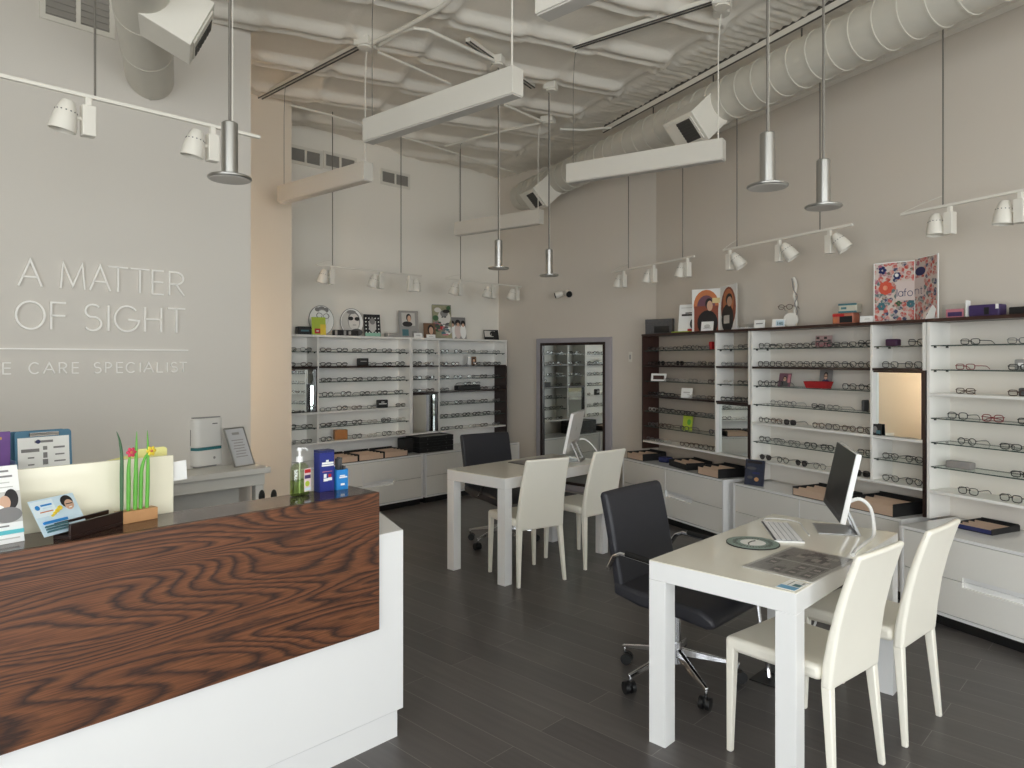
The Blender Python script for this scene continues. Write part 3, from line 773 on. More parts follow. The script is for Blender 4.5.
# ------------------------------------------------------------------ tall mirror on the end wall
tm = thing('wall_mirror', 'tall framed mirror on the end wall between the two displays', 'mirror', (XM, 5.257, 0.03), -PI/2)
hw = 0.56; H = 1.80
f = MB(); f.box(-hw, -hw+0.075, -0.035, 0, 0, H); f.box(hw-0.075, hw, -0.035, 0, 0, H); f.box(-hw+0.075, hw-0.075, -0.035, 0, H-0.055, H); f.box(-hw+0.075, hw-0.075, -0.035, 0, 0, 0.075)
f.build('outer_frame', M['mauve'], tm, bevel=0.004)
g = MB(); a = hw-0.075; b = a-0.03
g.box(-a, -b, -0.045, -0.002, 0.075, H-0.055); g.box(b, a, -0.045, -0.002, 0.075, H-0.055); g.box(-b, b, -0.045, -0.002, H-0.085, H-0.055); g.box(-b, b, -0.045, -0.002, 0.075, 0.105)
g.build('inner_frame', M['dark'], tm, bevel=0.002)
MB().box(-b, b, -0.02, -0.004, 0.105, H-0.085).build('glass', M['mirror'], tm)

# ------------------------------------------------------------------ eyeglasses
def rim_pts(shape, cx, n=14):
    w, h, p = dict(round=(0.0215, 0.0205, 2.0), rectangular=(0.0265, 0.0165, 3.6), square=(0.0255, 0.0205, 3.0), panto=(0.0245, 0.0205, 2.4))[shape]
    out = []
    for i in range(n):
        a = 2*PI*i/n; c, s = math.cos(a), math.sin(a)
        x = w*math.copysign(abs(c)**(2/p), c); z = h*math.copysign(abs(s)**(2/p), s)
        if shape == 'panto' and z < 0: x *= 1+0.25*z/h
        out.append((cx+x, -0.004*(1-((cx+x)/0.07)**2)+0.004, z))
    return out, w, h
FC = dict(black=((20, 19, 20), 0.35), brown=((74, 48, 36), 0.35), grey=((96, 96, 98), 0.3), clear=((198, 190, 182), 0.25), red=((132, 44, 46), 0.35), navy=((40, 46, 78), 0.35))
GCACHE = {}
def glass_proto(shape, color, sun, parts, fold):
    key = (shape, color, sun, parts, fold)
    if key in GCACHE: return GCACHE[key]
    fm = mat(color + ' spectacle frame', FC[color][0], FC[color][1])
    lm = M['tint'] if sun else M['lens']
    R_ = (0.0027 if parts else 0.0034) if color in ('black', 'brown', 'navy', 'red') else (0.0019 if parts else 0.0026)
    z0 = 0.0
    fr, ar, ln = MB(), (MB(), MB()), (MB(), MB())
    hh = 0
    if not parts:
        for q in ln: q.bm.free()
        for q in ar: q.bm.free()
        ar = (fr, fr); ln = (fr, fr)
    for si, sg_ in enumerate((-1, 1)):
        pts, w, h = rim_pts(shape, sg_*0.0335, 14 if parts else 12); hh = h
        fr.m(0).tube([(p[0], p[1], p[2]+h+R_) for p in pts], R_, 5 if parts else 4, closed=True)
        L = ln[si]; L.m(0 if parts else 1)
        L._add([(p[0], p[1]+0.0002, p[2]+h+R_) for p in pts], [tuple(range(len(pts)))])
        xo = sg_*(0.0335+w); za = h*1.35+R_
        fr.m(0).tube([(xo-sg_*0.003, 0.003, za), (xo+sg_*0.006, 0.004, za)], R_, 5)
        A = ar[si]; A.m(0)
        x = xo+sg_*0.006
        if fold: A.tube([(x, 0.005, za), (x*0.35, 0.012+0.004*si, za-0.004), (-x*0.55, 0.013+0.004*si, za-0.012), (-x*0.85, 0.013+0.004*si, za-0.024)], R_*0.9, 4)
        else: A.tube([(x, 0.004, za), (x*1.0, 0.05, za), (x*0.98, 0.10, za-0.002), (x*0.96, 0.120, za-0.010), (x*0.95, 0.137, R_*1.2)], R_*0.9, 4)
    fr.m(0).tube([(-0.0335+w*0.86, 0.001, hh*1.25), (0, -0.001, hh*1.45), (0.0335-w*0.86, 0.001, hh*1.25)], R_, 5)
    if parts:
        r = bpy.data.objects.new('eyeglasses', None); r.empty_display_size = 0.05; COL.objects.link(r)
        fr.build('front_frame', fm, r, smooth=True)
        for q in ln: q.build('lens', lm, r)
        for q in ar: q.build('temple', fm, r, smooth=True)
    else:
        r = fr.build('eyeglasses', [fm, lm], smooth=True)
    r['category'] = 'eyeglasses'
    GCACHE[key] = [r, False]
    return GCACHE[key]
def put_glasses(loc, rz, shape, color, sun, parts, fold, label, group):
    e = glass_proto(shape, color, sun, parts, fold)
    if not e[1]:
        e[1] = True; r = e[0]; place(r, loc, rz); r['label'] = label; r['group'] = group
    else:
        r = dup(e[0], loc, rz, label, group)
    return r
NG = [0]
def row(base, brz, zt, sp, k, x0, x1, spec, bay, parts, white=False, yoff=0.0, fold=0.15, turn=4):
    """spec: string of tokens 'shape-letter colour-letter' separated by blanks; '.' leaves a gap"""
    toks = spec.split(); n = len(toks); zz = zrow(k, zt, sp) + (0.0122 if white else 0.0072)
    cb, sb = math.cos(brz), math.sin(brz)
    S = dict(o='round', r='rectangular', s='square', p='panto'); C = dict(k='black', b='brown', g='grey', c='clear', e='red', n='navy')
    cnt = 0; tot = sum(1 for q in toks if q != '.')
    for i, q in enumerate(toks):
        if q == '.': continue
        cnt += 1
        x = x0 + (x1-x0)*(i+0.5)/n + RNG.uniform(-0.006, 0.006)
        y = -DEP + 0.040 + yoff + RNG.uniform(0, 0.010)
        sun = len(q) > 2 and q[2] == '*'
        fo = RNG.random() < fold
        kind = 'sunglasses' if sun else 'glasses'
        lab = '%s %s %s, %s of %d from left, %s shelf down, %s' % (C[q[1]], S[q[0]], kind, ORD[cnt-1], tot, ORD[k-1], bay)
        put_glasses((base[0]+cb*x-sb*y, base[1]+sb*x+cb*y, zz), brz+rad(RNG.uniform(-turn, turn)), S[q[0]], C[q[1]], sun, parts, fo, lab, 'eyeglasses set out on the display shelves')
        NG[0] += 1
def rrow(k, x0, x1, spec, bay, w=False, **kw): row(RLOC, WROT, RZT, RSP, k, x0, x1, spec, bay, True, w, **kw)
def frow(k, x0, x1, spec, bay, w=False, **kw): row(FLOC, 0, FZT, FSP, k, x0, x1, spec, bay, False, w, **kw)
B1 = 'dark-framed bay'; a, b = 0.46, 1.54
rrow(1, a, 1.44, 'rk rk rg rk sk ok rg', B1); rrow(2, a, b, 'rk sk* rk sk* rg sk rk', B1, w=True)
rrow(3, 0.70, b, 'rg rg rc rg rc rb', B1); rrow(4, a, b, 'rk sk rk . rc rg rb', B1, w=True)
rrow(5, a, b, 'rc sk rk rk rk rg rg', B1); rrow(6, a, b, 'rg sb sb . sn . . sn', B1); rrow(7, a, b, 'rg rg rc . rb sb sk sk', B1, w=True)
B2 = 'narrow bay by it'; B2 = 'bay above black-framed mirror'; a, b = 1.585, 1.955
rrow(1, a, b, 'rg rk', B2); rrow(2, a, b, 'rg rg rg', B2, w=True); rrow(3, a, b, 'rc rk', B2); rrow(4, a, b, 'rk sk sk', B2, w=True)
B3 = 'red-tray bay'; a, b = 2.03, 3.14
rrow(1, a, b, 'sk rk rb rk sk rk rk sk', B3); rrow(2, a, b, 'sk sk sk sk pk sk pk ok', B3, w=True)
rrow(3, a, b, 'ok sk . . . . sk ok', B3); rrow(4, a, b, '. og og . rk rg . .', B3, turn=10)
rrow(5, a, b, 'ok sb sk* . ob sk ob sb', B3, w=True); rrow(6, a, b, 'pk pg pg pk pk . sk', B3); rrow(7, a, b, 'pk* pk pk* pg . sk*', B3, w=True)
B4 = 'amber-mirror bay'; a, b = 3.18, 3.53
rrow(1, 3.36, b, 'sk', B4, yoff=0.03); rrow(2, a, b, 'sk sk', B4, w=True); rrow(6, a, b, 'pk pk', B4); rrow(7, a, b, 'pk pk', B4, w=True)
B5 = 'all-white right bay'; a, b = 3.68, 4.50
rrow(1, a, b, 'rk rg rk', B5); rrow(2, 3.62, 4.26, 're rk', B5); rrow(3, 3.64, 4.25, 'rb rb', B5, w=True)
rrow(4, 3.64, 4.46, 'sk se rk rk', B5); rrow(5, 3.66, 4.44, 'ok rk rg', B5); rrow(6, 3.98, 4.5, 'rk rk', B5); rrow(7, 3.68, 4.42, 'sk sk sk', B5, w=True)
G1 = 'bay beside beige wall'; a, b = 3.41, 3.765
frow(1, a, b, 'rk rk', G1); frow(2, a, b, 'rk rb', G1, w=True); frow(6, a, b, 'sk rk', G1); frow(7, a, b, 'rg rk', G1, w=True)
G2 = 'wide far-wall bay left'; a, b = 3.80, 4.93
frow(1, a, b, 'rb rk rg rk rk rg', G2); frow(2, a, b, 'rk rk . rg rk sk', G2, w=True); frow(3, a, b, 'rk rk rk rk rk rg', G2); frow(4, a, b, 'sk sk rk rk rk', G2)
frow(5, a, b, 'rg sk rb rg . rk', G2, w=True); frow(6, a, b, 'rk sk sk rc sk rc', G2); frow(7, a, b, 'sk . sk rc sk rb', G2, w=True)
G3 = 'narrow bay over far mirror'; a, b = 4.98, 5.34
frow(1, a, b, 'rg rk', G3); frow(2, a, b, 'sk rb', G3, w=True); frow(3, a, b, 'rk rk', G3); frow(4, a, b, 'rk rb', G3, w=True)
G4 = 'bay with dark end panel'; a, b = 5.38, 6.44
frow(1, a, b, 'rk rk rk rg rg', G4); frow(2, a, b, 'rk rb . rk rk rk', G4, w=True); frow(3, a, b, 'rk rk rg rk rk', G4); frow(4, a, b, 'rk . . rb rk', G4, w=True)
frow(5, a, b, 'rg rk rk rk rg', G4); frow(6, a, b, 'rk rk rk rk rk rg', G4); frow(7, a, b, 'rk rk rc rb rg', G4, w=True)
# ------------------------------------------------------------------ reception counter
rc = thing('reception_counter', 'long reception counter, dark walnut front over a white lacquer base', 'counter', (1.7, 2.40, 0))
X0 = -1.9
ye = 2.387
def cpt(x, y): return (x-1.7, y-2.40)
# white base with its slanted right end
bx = 1.838
base = [cpt(X0, ye), cpt(bx, ye), cpt(bx+0.3616*0.36/0.932, ye+0.36), cpt(X0, ye+0.36)]
MB().prism(base, 0.115, 0.862).build('white_base', M['white'], rc, bevel=0.003)
pl = [cpt(X0+0.03, ye+0.013), cpt(bx-0.022, ye+0.013), cpt(bx+0.10, ye+0.33), cpt(X0+0.03, ye+0.33)]
MB().prism(pl, 0.0, 0.1145).build('plinth', M['white'], rc)
MB().at((-1.7, -2.40, 0)).box(X0, 1.705, ye-0.016, ye-0.001, 0.484, 1.0395).build('walnut_front', M['wood'], rc, bevel=0.001)
b = MB().at((-1.7, -2.40, 0)); b.box(X0, 1.703, ye-0.0005, 2.585, 0.8635, 1.020); b.build('upper_carcass', M['wood'], rc)
MB().at((-1.7, -2.40, 0)).box(X0, 1.705, ye-0.0005, 2.587, 1.0205, 1.040).build('counter_top', M['top'], rc, bevel=0.0015)
# lower worktop for the person behind
b = MB().at((-1.7, -2.40, 0)); b.box(X0, 1.55, 2.6, 3.75, 0.72, 0.75); b.box(1.50, 1.53, 2.76, 3.72, 0, 0.7195); b.box(X0+0.02, X0+0.05, 2.76, 3.72, 0, 0.7195)
b.build('staff_worktop', M['white'], rc)
ZC = 1.0402

# ------------------------------------------------------------------ desks
def desk(name_label, x, y, L, Wd, zt=0.75, th=0.078, lg=0.076):
    t = thing('desk', name_label, 'desk', (x, y, 0), 0, 'white parsons desks')
    MB().box(0, L, 0, Wd, zt-th, zt-0.004).build('desk_frame', M['white'], t, bevel=0.0012)
    MB().box(0.001, L-0.001, 0.001, Wd-0.001, zt-0.0038, zt).build('desktop', mat('cream gloss desktop', (242, 238, 226), 0.12, coat=0.1, var=0.01), t)
    for px_, py_ in ((0, 0), (L-lg, 0), (0, Wd-lg), (L-lg, Wd-lg)):
        MB().box(px_, px_+lg, py_, py_+lg, 0, zt-th-0.0005).build('leg', M['white'], t, bevel=0.0012)
    return t
desk('near white desk with keyboard and round mouse mat on top', 2.508, 1.008, 1.206, 0.607)
desk('far white desk in front of the tall mirror and far display', 3.527, 3.440, 1.206, 0.605, lg=0.072)

# ------------------------------------------------------------------ cream side chairs (face local +y)
def side_chair(label):
    t = thing('side_chair', label, 'chair', (0, 0, 0), 0, 'cream upholstered side chairs')
    # back: closed profile in y,z swept across the width, edges rounded
    prof = [(-0.170, 0.385), (-0.212, 0.385), (-0.222, 0.50), (-0.240, 0.62), (-0.268, 0.74), (-0.305, 0.86), (-0.318, 0.888),
            (-0.290, 0.892), (-0.262, 0.82), (-0.225, 0.70), (-0.195, 0.58), (-0.175, 0.47)]
    b = MB()
    n = 6; k = len(prof); vs = []; fs = []
    for i in range(n+1):
        u = -1 + 2*i/n
        hwid = 0.188
        for (y, z) in prof:
            w = hwid - 0.010*max(0, (z-0.42)/0.46)
            bow = 0.012*(1-u*u)*max(0, (z-0.45))      # slight hollow across the back
            vs.append((u*w, y - bow, z))
    for i in range(n):
        for j in range(k): fs.append((i*k+j, i*k+(j+1) % k, (i+1)*k+(j+1) % k, (i+1)*k+j))
    fs.append(tuple(range(k))); fs.append(tuple(range((n+1)*k-1, n*k-1, -1)))
    b._add(vs, fs)
    b.build('backrest', M['cream'], t, bevel=0.013, seg=3)
    s = MB(); s.prism([(-0.184, -0.169), (0.184, -0.169), (0.202, 0.222), (-0.202, 0.222)], 0.405, 0.462)
    s.build('seat', M['cream'], t, bevel=0.018, seg=3)
    for sx in (-1, 1):
        for fy in (1, -1):
            y0 = 0.198 if fy > 0 else -0.190
            y1 = 0.203 if fy > 0 else -0.222
            l = MB()
            vs = []
            for (zz, h, yy, xx) in ((0.43 if fy > 0 else 0.40, 0.0185, y0, 0.182 if fy > 0 else 0.166), (0.0, 0.0115, y1, 0.190)):
                vs += [(sx*xx-h, yy-h, zz), (sx*xx+h, yy-h, zz), (sx*xx+h, yy+h, zz), (sx*xx-h, yy+h, zz)]
            l._add(vs, [(0, 1, 2, 3), (7, 6, 5, 4), (0, 4, 5, 1), (1, 5, 6, 2), (2, 6, 7, 3), (3, 7, 4, 0)])
            l.build('leg', M['cream'], t, bevel=0.005)
    return t
c0 = side_chair('cream side chair in the foreground at the front corner of the near desk')
place(c0, (2.838, 1.115, 0), rad(-7.8))
dup(c0, (3.405, 1.043, 0), rad(-5.4), 'cream side chair at the near desk beside the right-hand cabinets')
dup(c0, (3.815, 3.505, 0), rad(-17), 'cream side chair at the far desk, left one beside the desk leg')
dup(c0, (4.43, 3.48, 0), rad(-5), 'cream side chair at the far desk in front of the tall mirror')

# ------------------------------------------------------------------ office chairs (face local -y)
def office_chair(label, loc, rz, spin):
    t = thing('office_chair', label, 'office chair', loc, rz, 'black office chairs')
    def shell(prof, hw, name, curve=0.0, bev=0.018):
        n = 6; k = len(prof); vs = []; fs = []
        for i in range(n+1):
            u = -1 + 2*i/n
            for (y, z, c) in prof: vs.append((u*hw, y - curve*c*u*u, z + (0.02*u*u if curve < 0 else 0)))
        for i in range(n):
            for j in range(k): fs.append((i*k+j, i*k+(j+1) % k, (i+1)*k+(j+1) % k, (i+1)*k+j))
        fs.append(tuple(range(k))); fs.append(tuple(range((n+1)*k-1, n*k-1, -1)))
        b = MB(); b._add(vs, fs); return b.build(name, M['black'], t, bevel=bev, seg=3)
    shell([(0.150, 0.46, 1), (0.170, 0.56, 1), (0.190, 0.66, 1), (0.215, 0.78, 1), (0.243, 0.895, 1), (0.255, 0.92, 1), (0.285, 0.925, 1), (0.293, 0.90, 1),
           (0.268, 0.79, 1), (0.240, 0.66, 1), (0.222, 0.56, 1), (0.205, 0.46, 1)], 0.250, 'backrest', 0.010)
    shell([(0.195, 0.440, 0), (0.195, 0.500, 0), (0.05, 0.482, 0), (-0.15, 0.478, 0), (-0.27, 0.470, 0), (-0.335, 0.440, 0), (-0.345, 0.405, 0),
           (-0.30, 0.390, 0), (-0.15, 0.405, 0), (0.05, 0.41, 0)], 0.258, 'seat', -0.0, 0.02)
    for sx in (-1, 1):
        a = MB()
        a.tube([(sx*0.268, 0.215, 0.56), (sx*0.282, 0.17, 0.632), (sx*0.285, 0.13, 0.652), (sx*0.285, -0.02, 0.640), (sx*0.285, -0.13, 0.622), (sx*0.285, -0.165, 0.59), (sx*0.282, -0.15, 0.54), (sx*0.27, -0.08, 0.455), (sx*0.24, 0.0, 0.42)], 0.011, 8)
        arm = a.build('armrest', M['chrome'], t, smooth=True)
        MB().tube([(sx*0.285, 0.10, 0.656), (sx*0.285, -0.02, 0.648), (sx*0.285, -0.12, 0.630)], 0.014, 8).build('arm_pad', M['blackp'], arm, smooth=True)
    m_ = MB(); m_.box(-0.09, 0.09, -0.10, 0.12, 0.345, 0.404); m_.box(-0.04, 0.04, 0.10, 0.22, 0.36, 0.40); m_.build('tilt_mechanism', M['blackp'], t, bevel=0.012)
    MB().tube([(0.08, 0.02, 0.37), (0.17, 0.03, 0.352), (0.235, 0.035, 0.34), (0.262, 0.036, 0.315)], 0.010, 8).build('lever', M['blackp'], t, smooth=True)
    c = MB(); c.cyl((0, 0, 0.14), (0, 0, 0.345), 0.024, n=16); c.cyl((0, 0, 0.09), (0, 0, 0.19), 0.034, 0.030, n=16); c.build('gas_column', M['chrome'], t, smooth=True)
    st = MB()
    for k in range(5):
        a = rad(spin + 72*k)-rz; d = Vector((math.cos(a), math.sin(a), 0)); n = Vector((-d.y, d.x, 0))
        vs = []
        for r_, zt_, zb_, h in ((0.025, 0.160, 0.122, 0.016), (0.305, 0.096, 0.082, 0.010)):
            p = d*r_
            vs += [tuple(p - n*h + Vector((0, 0, zb_))), tuple(p + n*h + Vector((0, 0, zb_))), tuple(p + n*h*0.7 + Vector((0, 0, zt_))), tuple(p - n*h*0.7 + Vector((0, 0, zt_)))]
        st._add(vs, [(0, 1, 2, 3), (7, 6, 5, 4), (0, 4, 5, 1), (1, 5, 6, 2), (2, 6, 7, 3), (3, 7, 4, 0)])
        st.cyl(tuple(d*0.295 + Vector((0, 0, 0.058))), tuple(d*0.295 + Vector((0, 0, 0.085))), 0.008, n=8)
    base = st.build('star_base', M['chrome'], t, bevel=0.003)
    for k in range(5):
        a = rad(spin + 72*k)-rz; d = Vector((math.cos(a), math.sin(a), 0))
        a2 = a + 0.9 + k; ax = Vector((math.cos(a2), math.sin(a2), 0)); cc = d*0.295 + Vector((0, 0, 0.029)) + Vector((-ax.y, ax.x, 0))*0.012
        w = MB()
        for s_ in (-1, 1): w.cyl(tuple(cc + ax*s_*0.006), tuple(cc + ax*s_*0.026), 0.0285, n=18)
        w.cyl(tuple(cc - ax*0.01), tuple(cc + ax*0.01), 0.018, n=12)
        w.ball(tuple(cc + Vector((0, 0, 0.012))), 0.02, 0.02, 0.02, 10, 6)
        w.build('caster', M['blackp'], t, smooth=True)
    return t
office_chair('black office chair at the near desk, chrome star base on casters', (3.085, 1.83, 0), 0.0, 21)
office_chair('black office chair behind the far desk, its back to the drawers', (4.345, 4.28, 0), rad(-11), 40)

# ------------------------------------------------------------------ computer monitors (screen faces local -y)
def monitor(label, loc, rz):
    t = thing('computer_monitor', label, 'monitor', loc, rz, 'white computer monitors')
    W = 0.515; Hh = 0.325; zb = 0.085; th = 0.024; tilt = rad(12)
    def P(): b = MB(); b.M = Matrix.Translation((0, -0.03, zb)) @ Matrix.Rotation(-tilt, 4, 'X'); return b
    P().box(-W/2, W/2, 0, th, 0, Hh).build('housing', M['white'], t, bevel=0.004)
    f = P(); f.box(-W/2+0.004, W/2-0.004, -0.0016, 0.0006, 0.004, Hh-0.004); sc = f.build('screen', M['screen'], t)
    g = P(); g.box(-W/2+0.006, W/2-0.006, -0.0024, -0.0012, 0.004, 0.024); g.build('chin_bar', M['dgrey'], sc)
    k = P(); k.m(0)
    k.ball((0, th+0.001, Hh*0.56), 0.017, 0.0015, 0.018, 14, 8); k.box(-0.002, 0.006, th+0.0005, th+0.002, Hh*0.56+0.018, Hh*0.56+0.028)
    k.build('back_emblem', M['grey'], t)
    # foot: flat plate and a sloped leg with an opening
    p = MB(); p.prism([(-0.105, -0.10), (0.105, -0.10), (0.105, 0.085), (-0.105, 0.085)], 0.0, 0.006)
    p.build('foot_plate', M['alu'], t, bevel=0.002)
    l = MB()
    for x in (-0.085, 0.085):
        l.prism_x([(0.085, 0.006), (0.070, 0.006), (-0.002, 0.165), (0.006, 0.172)], x-0.015, x+0.015)
    l.prism_x([(0.006, 0.172), (-0.002, 0.165), (0.012, 0.135), (0.020, 0.141)], -0.07, 0.07)
    l.prism_x([(0.085, 0.006), (0.070, 0.006), (0.064, 0.019), (0.079, 0.019)], -0.07, 0.07)
    l.build('foot_leg', M['alu'], t, bevel=0.002)
    return t
monitor('white computer monitor seen side-on at the end of the near desk', (3.575, 1.235, 0.7502), rad(207.8))
monitor('white computer monitor seen from behind on the far desk by the tall mirror', (4.545, 3.66, 0.7502), rad(207.8))
def cable(pts, r, label, m='white', cat='cable', rs=None):
    o = MB().tube(pts, r, 8, rs=rs).build('power_cable', M[m], smooth=True); return tag(o, label, cat)
def smooth_path(P, n=6):
    P = [Vector(p) for p in P]; out = []
    for i in range(len(P)-1):
        p0, p1, p2, p3 = P[max(0, i-1)], P[i], P[i+1], P[min(len(P)-1, i+2)]
        for k in range(n):
            t = k/n
            out.append(0.5*((2*p1)+(-p0+p2)*t+(2*p0-5*p1+4*p2-p3)*t*t+(-p0+3*p1-3*p2+p3)*t**3))
    out.append(P[-1]); return out
cable(smooth_path([(3.515, 1.165, 0.905), (3.53, 1.12, 0.922), (3.56, 1.085, 0.885), (3.565, 1.07, 0.81), (3.525, 1.06, 0.7595), (3.38, 1.048, 0.759), (3.22, 1.036, 0.759), (3.13, 1.02, 0.759)]), 0.0085, 'thick white cable arching from the back of the near desk monitor')
cable(smooth_path([(4.565, 3.60, 0.925), (4.59, 3.56, 0.925), (4.62, 3.50, 0.87), (4.635, 3.45, 0.79), (4.64, 3.418, 0.72), (4.64, 3.41, 0.55), (4.64, 3.43, 0.3), (4.64, 3.46, 0.012)]), 0.006, 'white cable hanging from the back of the far desk monitor')

# ------------------------------------------------------------------ on the near desk
ZD = 0.7503
kb = thing('keyboard', 'white keyboard with grey keys lying on the near desk', 'keyboard', (3.33, 1.407, ZD), rad(33.2))
MB().box(-0.185, 0.185, -0.064, 0.064, 0, 0.0088).m(1).box(-0.180, 0.180, -0.059, 0.057, 0.0088, 0.0091).build('base', [M['white'], mat('keyboard gap grey', (120, 122, 130), 0.6)], kb)
k_ = MB()
for r_ in range(5):
    nk = 14
    for c in range(nk):
        x = -0.178 + c*0.0255; y = -0.056 + r_*0.0228
        if r_ == 0 and 3 < c < 9:
            if c == 4: k_.box(x, x+0.0255*5-0.004, y, y+0.018, 0.0092, 0.0125)
            continue
        k_.box(x, x+0.0215, y, y+0.0185, 0.0092, 0.0125)
k_.build('keys', mat('white keys', (240, 240, 242), 0.5, var=0.01), kb)
e_ = MB(); e_.box(-0.185, -0.18, -0.064, 0.064, 0.009, 0.0105); e_.box(-0.185, 0.185, 0.058, 0.064, 0.009, 0.0115); e_.build('dark_edge', M['dgrey'], kb)
cable(smooth_path([(3.475, 1.53, ZD+0.008), (3.50, 1.575, ZD+0.006), (3.56, 1.575, ZD+0.006), (3.60, 1.50, ZD+0.006), (3.575, 1.42, ZD+0.006), (3.47, 1.36, ZD+0.006), (3.35, 1.285, ZD+0.006)]), 0.0035, 'thin white keyboard cord curving over the near desk')
mp_ = thing('mouse_mat', 'round grey-green mouse mat on the near desk', 'mouse mat', (3.05, 1.42, ZD), 0.3)
MB().cyl((0, 0, 0), (0, 0, 0.004), 0.115, n=48).build('mat_base', M['blackc'], mp_)
q = MB(); q.cyl((0, 0, 0.0041), (0, 0, 0.0047), 0.111, n=48)
q.m(1)
for k in range(40):
    a = 2*PI*k/40; d = Vector((math.cos(a), math.sin(a), 0)); n = Vector((-d.y, d.x, 0))
    r0, r1 = (0.068, 0.088) if k % 2 else (0.072, 0.084)
    q.prism([tuple((d*r0-n*0.002)[:2]), tuple((d*r1-n*0.003)[:2]), tuple((d*r1+n*0.003)[:2]), tuple((d*r0+n*0.002)[:2])], 0.0047, 0.0052)
q.m(2); q.cyl((0, 0, 0.0047), (0, 0, 0.0053), 0.055, n=36); q.m(1); q.tube([(-0.05, 0.01, 0.0053), (-0.02, 0.016, 0.0053), (0.012, 0.008, 0.0053), (0.03, -0.006, 0.0053)], 0.003, 6)
q.build('printed_face', [mat('sage print', (140, 158, 150), 0.6, var=0.15, scale=60), M['dgrey'], M['paper']], mp_)
pad = thing('desk_pad', 'clear-covered pad with two grey printed pages on the near desk', 'desk pad', (2.88, 1.137, ZD), rad(-3.5))
MB().box(-0.215, 0.215, -0.142, 0.142, 0, 0.004).build('pad_board', mat('pale grey pad', (196, 194, 190), 0.35, var=0.01), pad, bevel=0.001)
for x0, x1 in ((-0.19, -0.008), (0.004, 0.205)):
    g = MB(); g.box(x0, x1, -0.122, 0.128, 0.0041, 0.0046)
    if x0 < 0:
        for r_ in range(4):
            for c in range(2):
                if (r_+c) % 4 != 3:
                    xx = x0+0.012+c*0.085; yy = -0.112+r_*0.06
                    g.m(1).box(xx, xx+0.07, yy, yy+0.038, 0.0046, 0.0049)
                    g.m(2).box(xx+0.02, xx+0.04, yy+0.006, yy+0.03, 0.0049, 0.0051)
    else:
        for k in range(14):
            xx = RNG.uniform(x0+0.01, x1-0.06); yy = RNG.uniform(-0.11, 0.08); g.m(1 if k % 3 else 2).box(xx, xx+RNG.uniform(0.03, 0.06), yy, yy+RNG.uniform(0.02, 0.04), 0.0046, 0.0049+0.00002*k)
    g.build('printed_page', [mat('page grey print', (150, 146, 143), 0.5, var=0.2, scale=30), mat('dark print', (104, 100, 101), 0.5, var=0.2, scale=40), mat('light print', (186, 178, 172), 0.5)], pad)
MB().box(-0.213, 0.213, -0.14, 0.14, 0.0056, 0.0066).build('clear_cover', clear('thin clear cover', (0.97, 0.97, 0.97), 0.0, 0.08), pad)
pc = thing('postcard', 'small blue and white card at the front corner of the near desk', 'card', (2.585, 1.052, ZD), rad(-3))
MB().box(-0.06, 0.06, -0.036, 0.036, 0, 0.0012).build('card', M['paper'], pc)
g = MB(); g.box(-0.058, -0.018, -0.034, 0.034, 0.0013, 0.0016); g.m(1).box(-0.01, 0.02, -0.03, -0.002, 0.0013, 0.0016); g.m(2).box(0.028, 0.05, -0.028, -0.02, 0.0013, 0.0016); g.m(2).box(-0.01, 0.05, 0.012, 0.016, 0.0013, 0.0016)
g.build('print', [mat('sky blue print', (112, 170, 206), 0.5), M['teal'], M['grey']], pc)

# ------------------------------------------------------------------ on the far desk
fd = thing('desk_pad', 'dark flat pad on the far desk in front of the monitor', 'desk pad', (4.28, 3.80, ZD), rad(-4))
MB().box(-0.2, 0.2, -0.14, 0.14, 0, 0.005).build('pad_board', M['dgrey'], fd, bevel=0.001)
MB().box(-0.19, 0.19, -0.13, 0.13, 0.0051, 0.0058).build('printed_page', mat('mid grey print', (112, 108, 106), 0.4), fd)
# floor outlets under the near desk
for (x, y, lab) in ((3.72, 1.42, 'black floor outlet lid under the near desk'), ):
    fo = thing('floor_outlet', lab, 'floor outlet', (3.46, 1.50, 0.0), rad(0))
    MB().box(-0.13, 0.13, -0.07, 0.07, 0, 0.006).build('lid', M['blackp'], fo, bevel=0.002)
    MB().box(0.0, 0.1, -0.05, 0.05, 0.0065, 0.012).build('inner_flap', M['blackp'], fo)
cable(smooth_path([(3.40, 1.50, 0.012), (3.41, 1.51, 0.06), (3.40, 1.52, 0.12), (3.39, 1.53, 0.20), (3.40, 1.56, 0.40), (3.42, 1.57, 0.66)]), 0.011, 'grey-white cable conduit rising from the floor outlet under the near desk', 'chrome')
cable(smooth_path([(3.405, 1.495, 0.10), (3.45, 1.46, 0.09), (3.55, 1.43, 0.11), (3.62, 1.40, 0.16), (3.67, 1.36, 0.3), (3.675, 1.30, 0.66)]), 0.006, 'thin white cord running from the floor outlet to the desk', 'white')

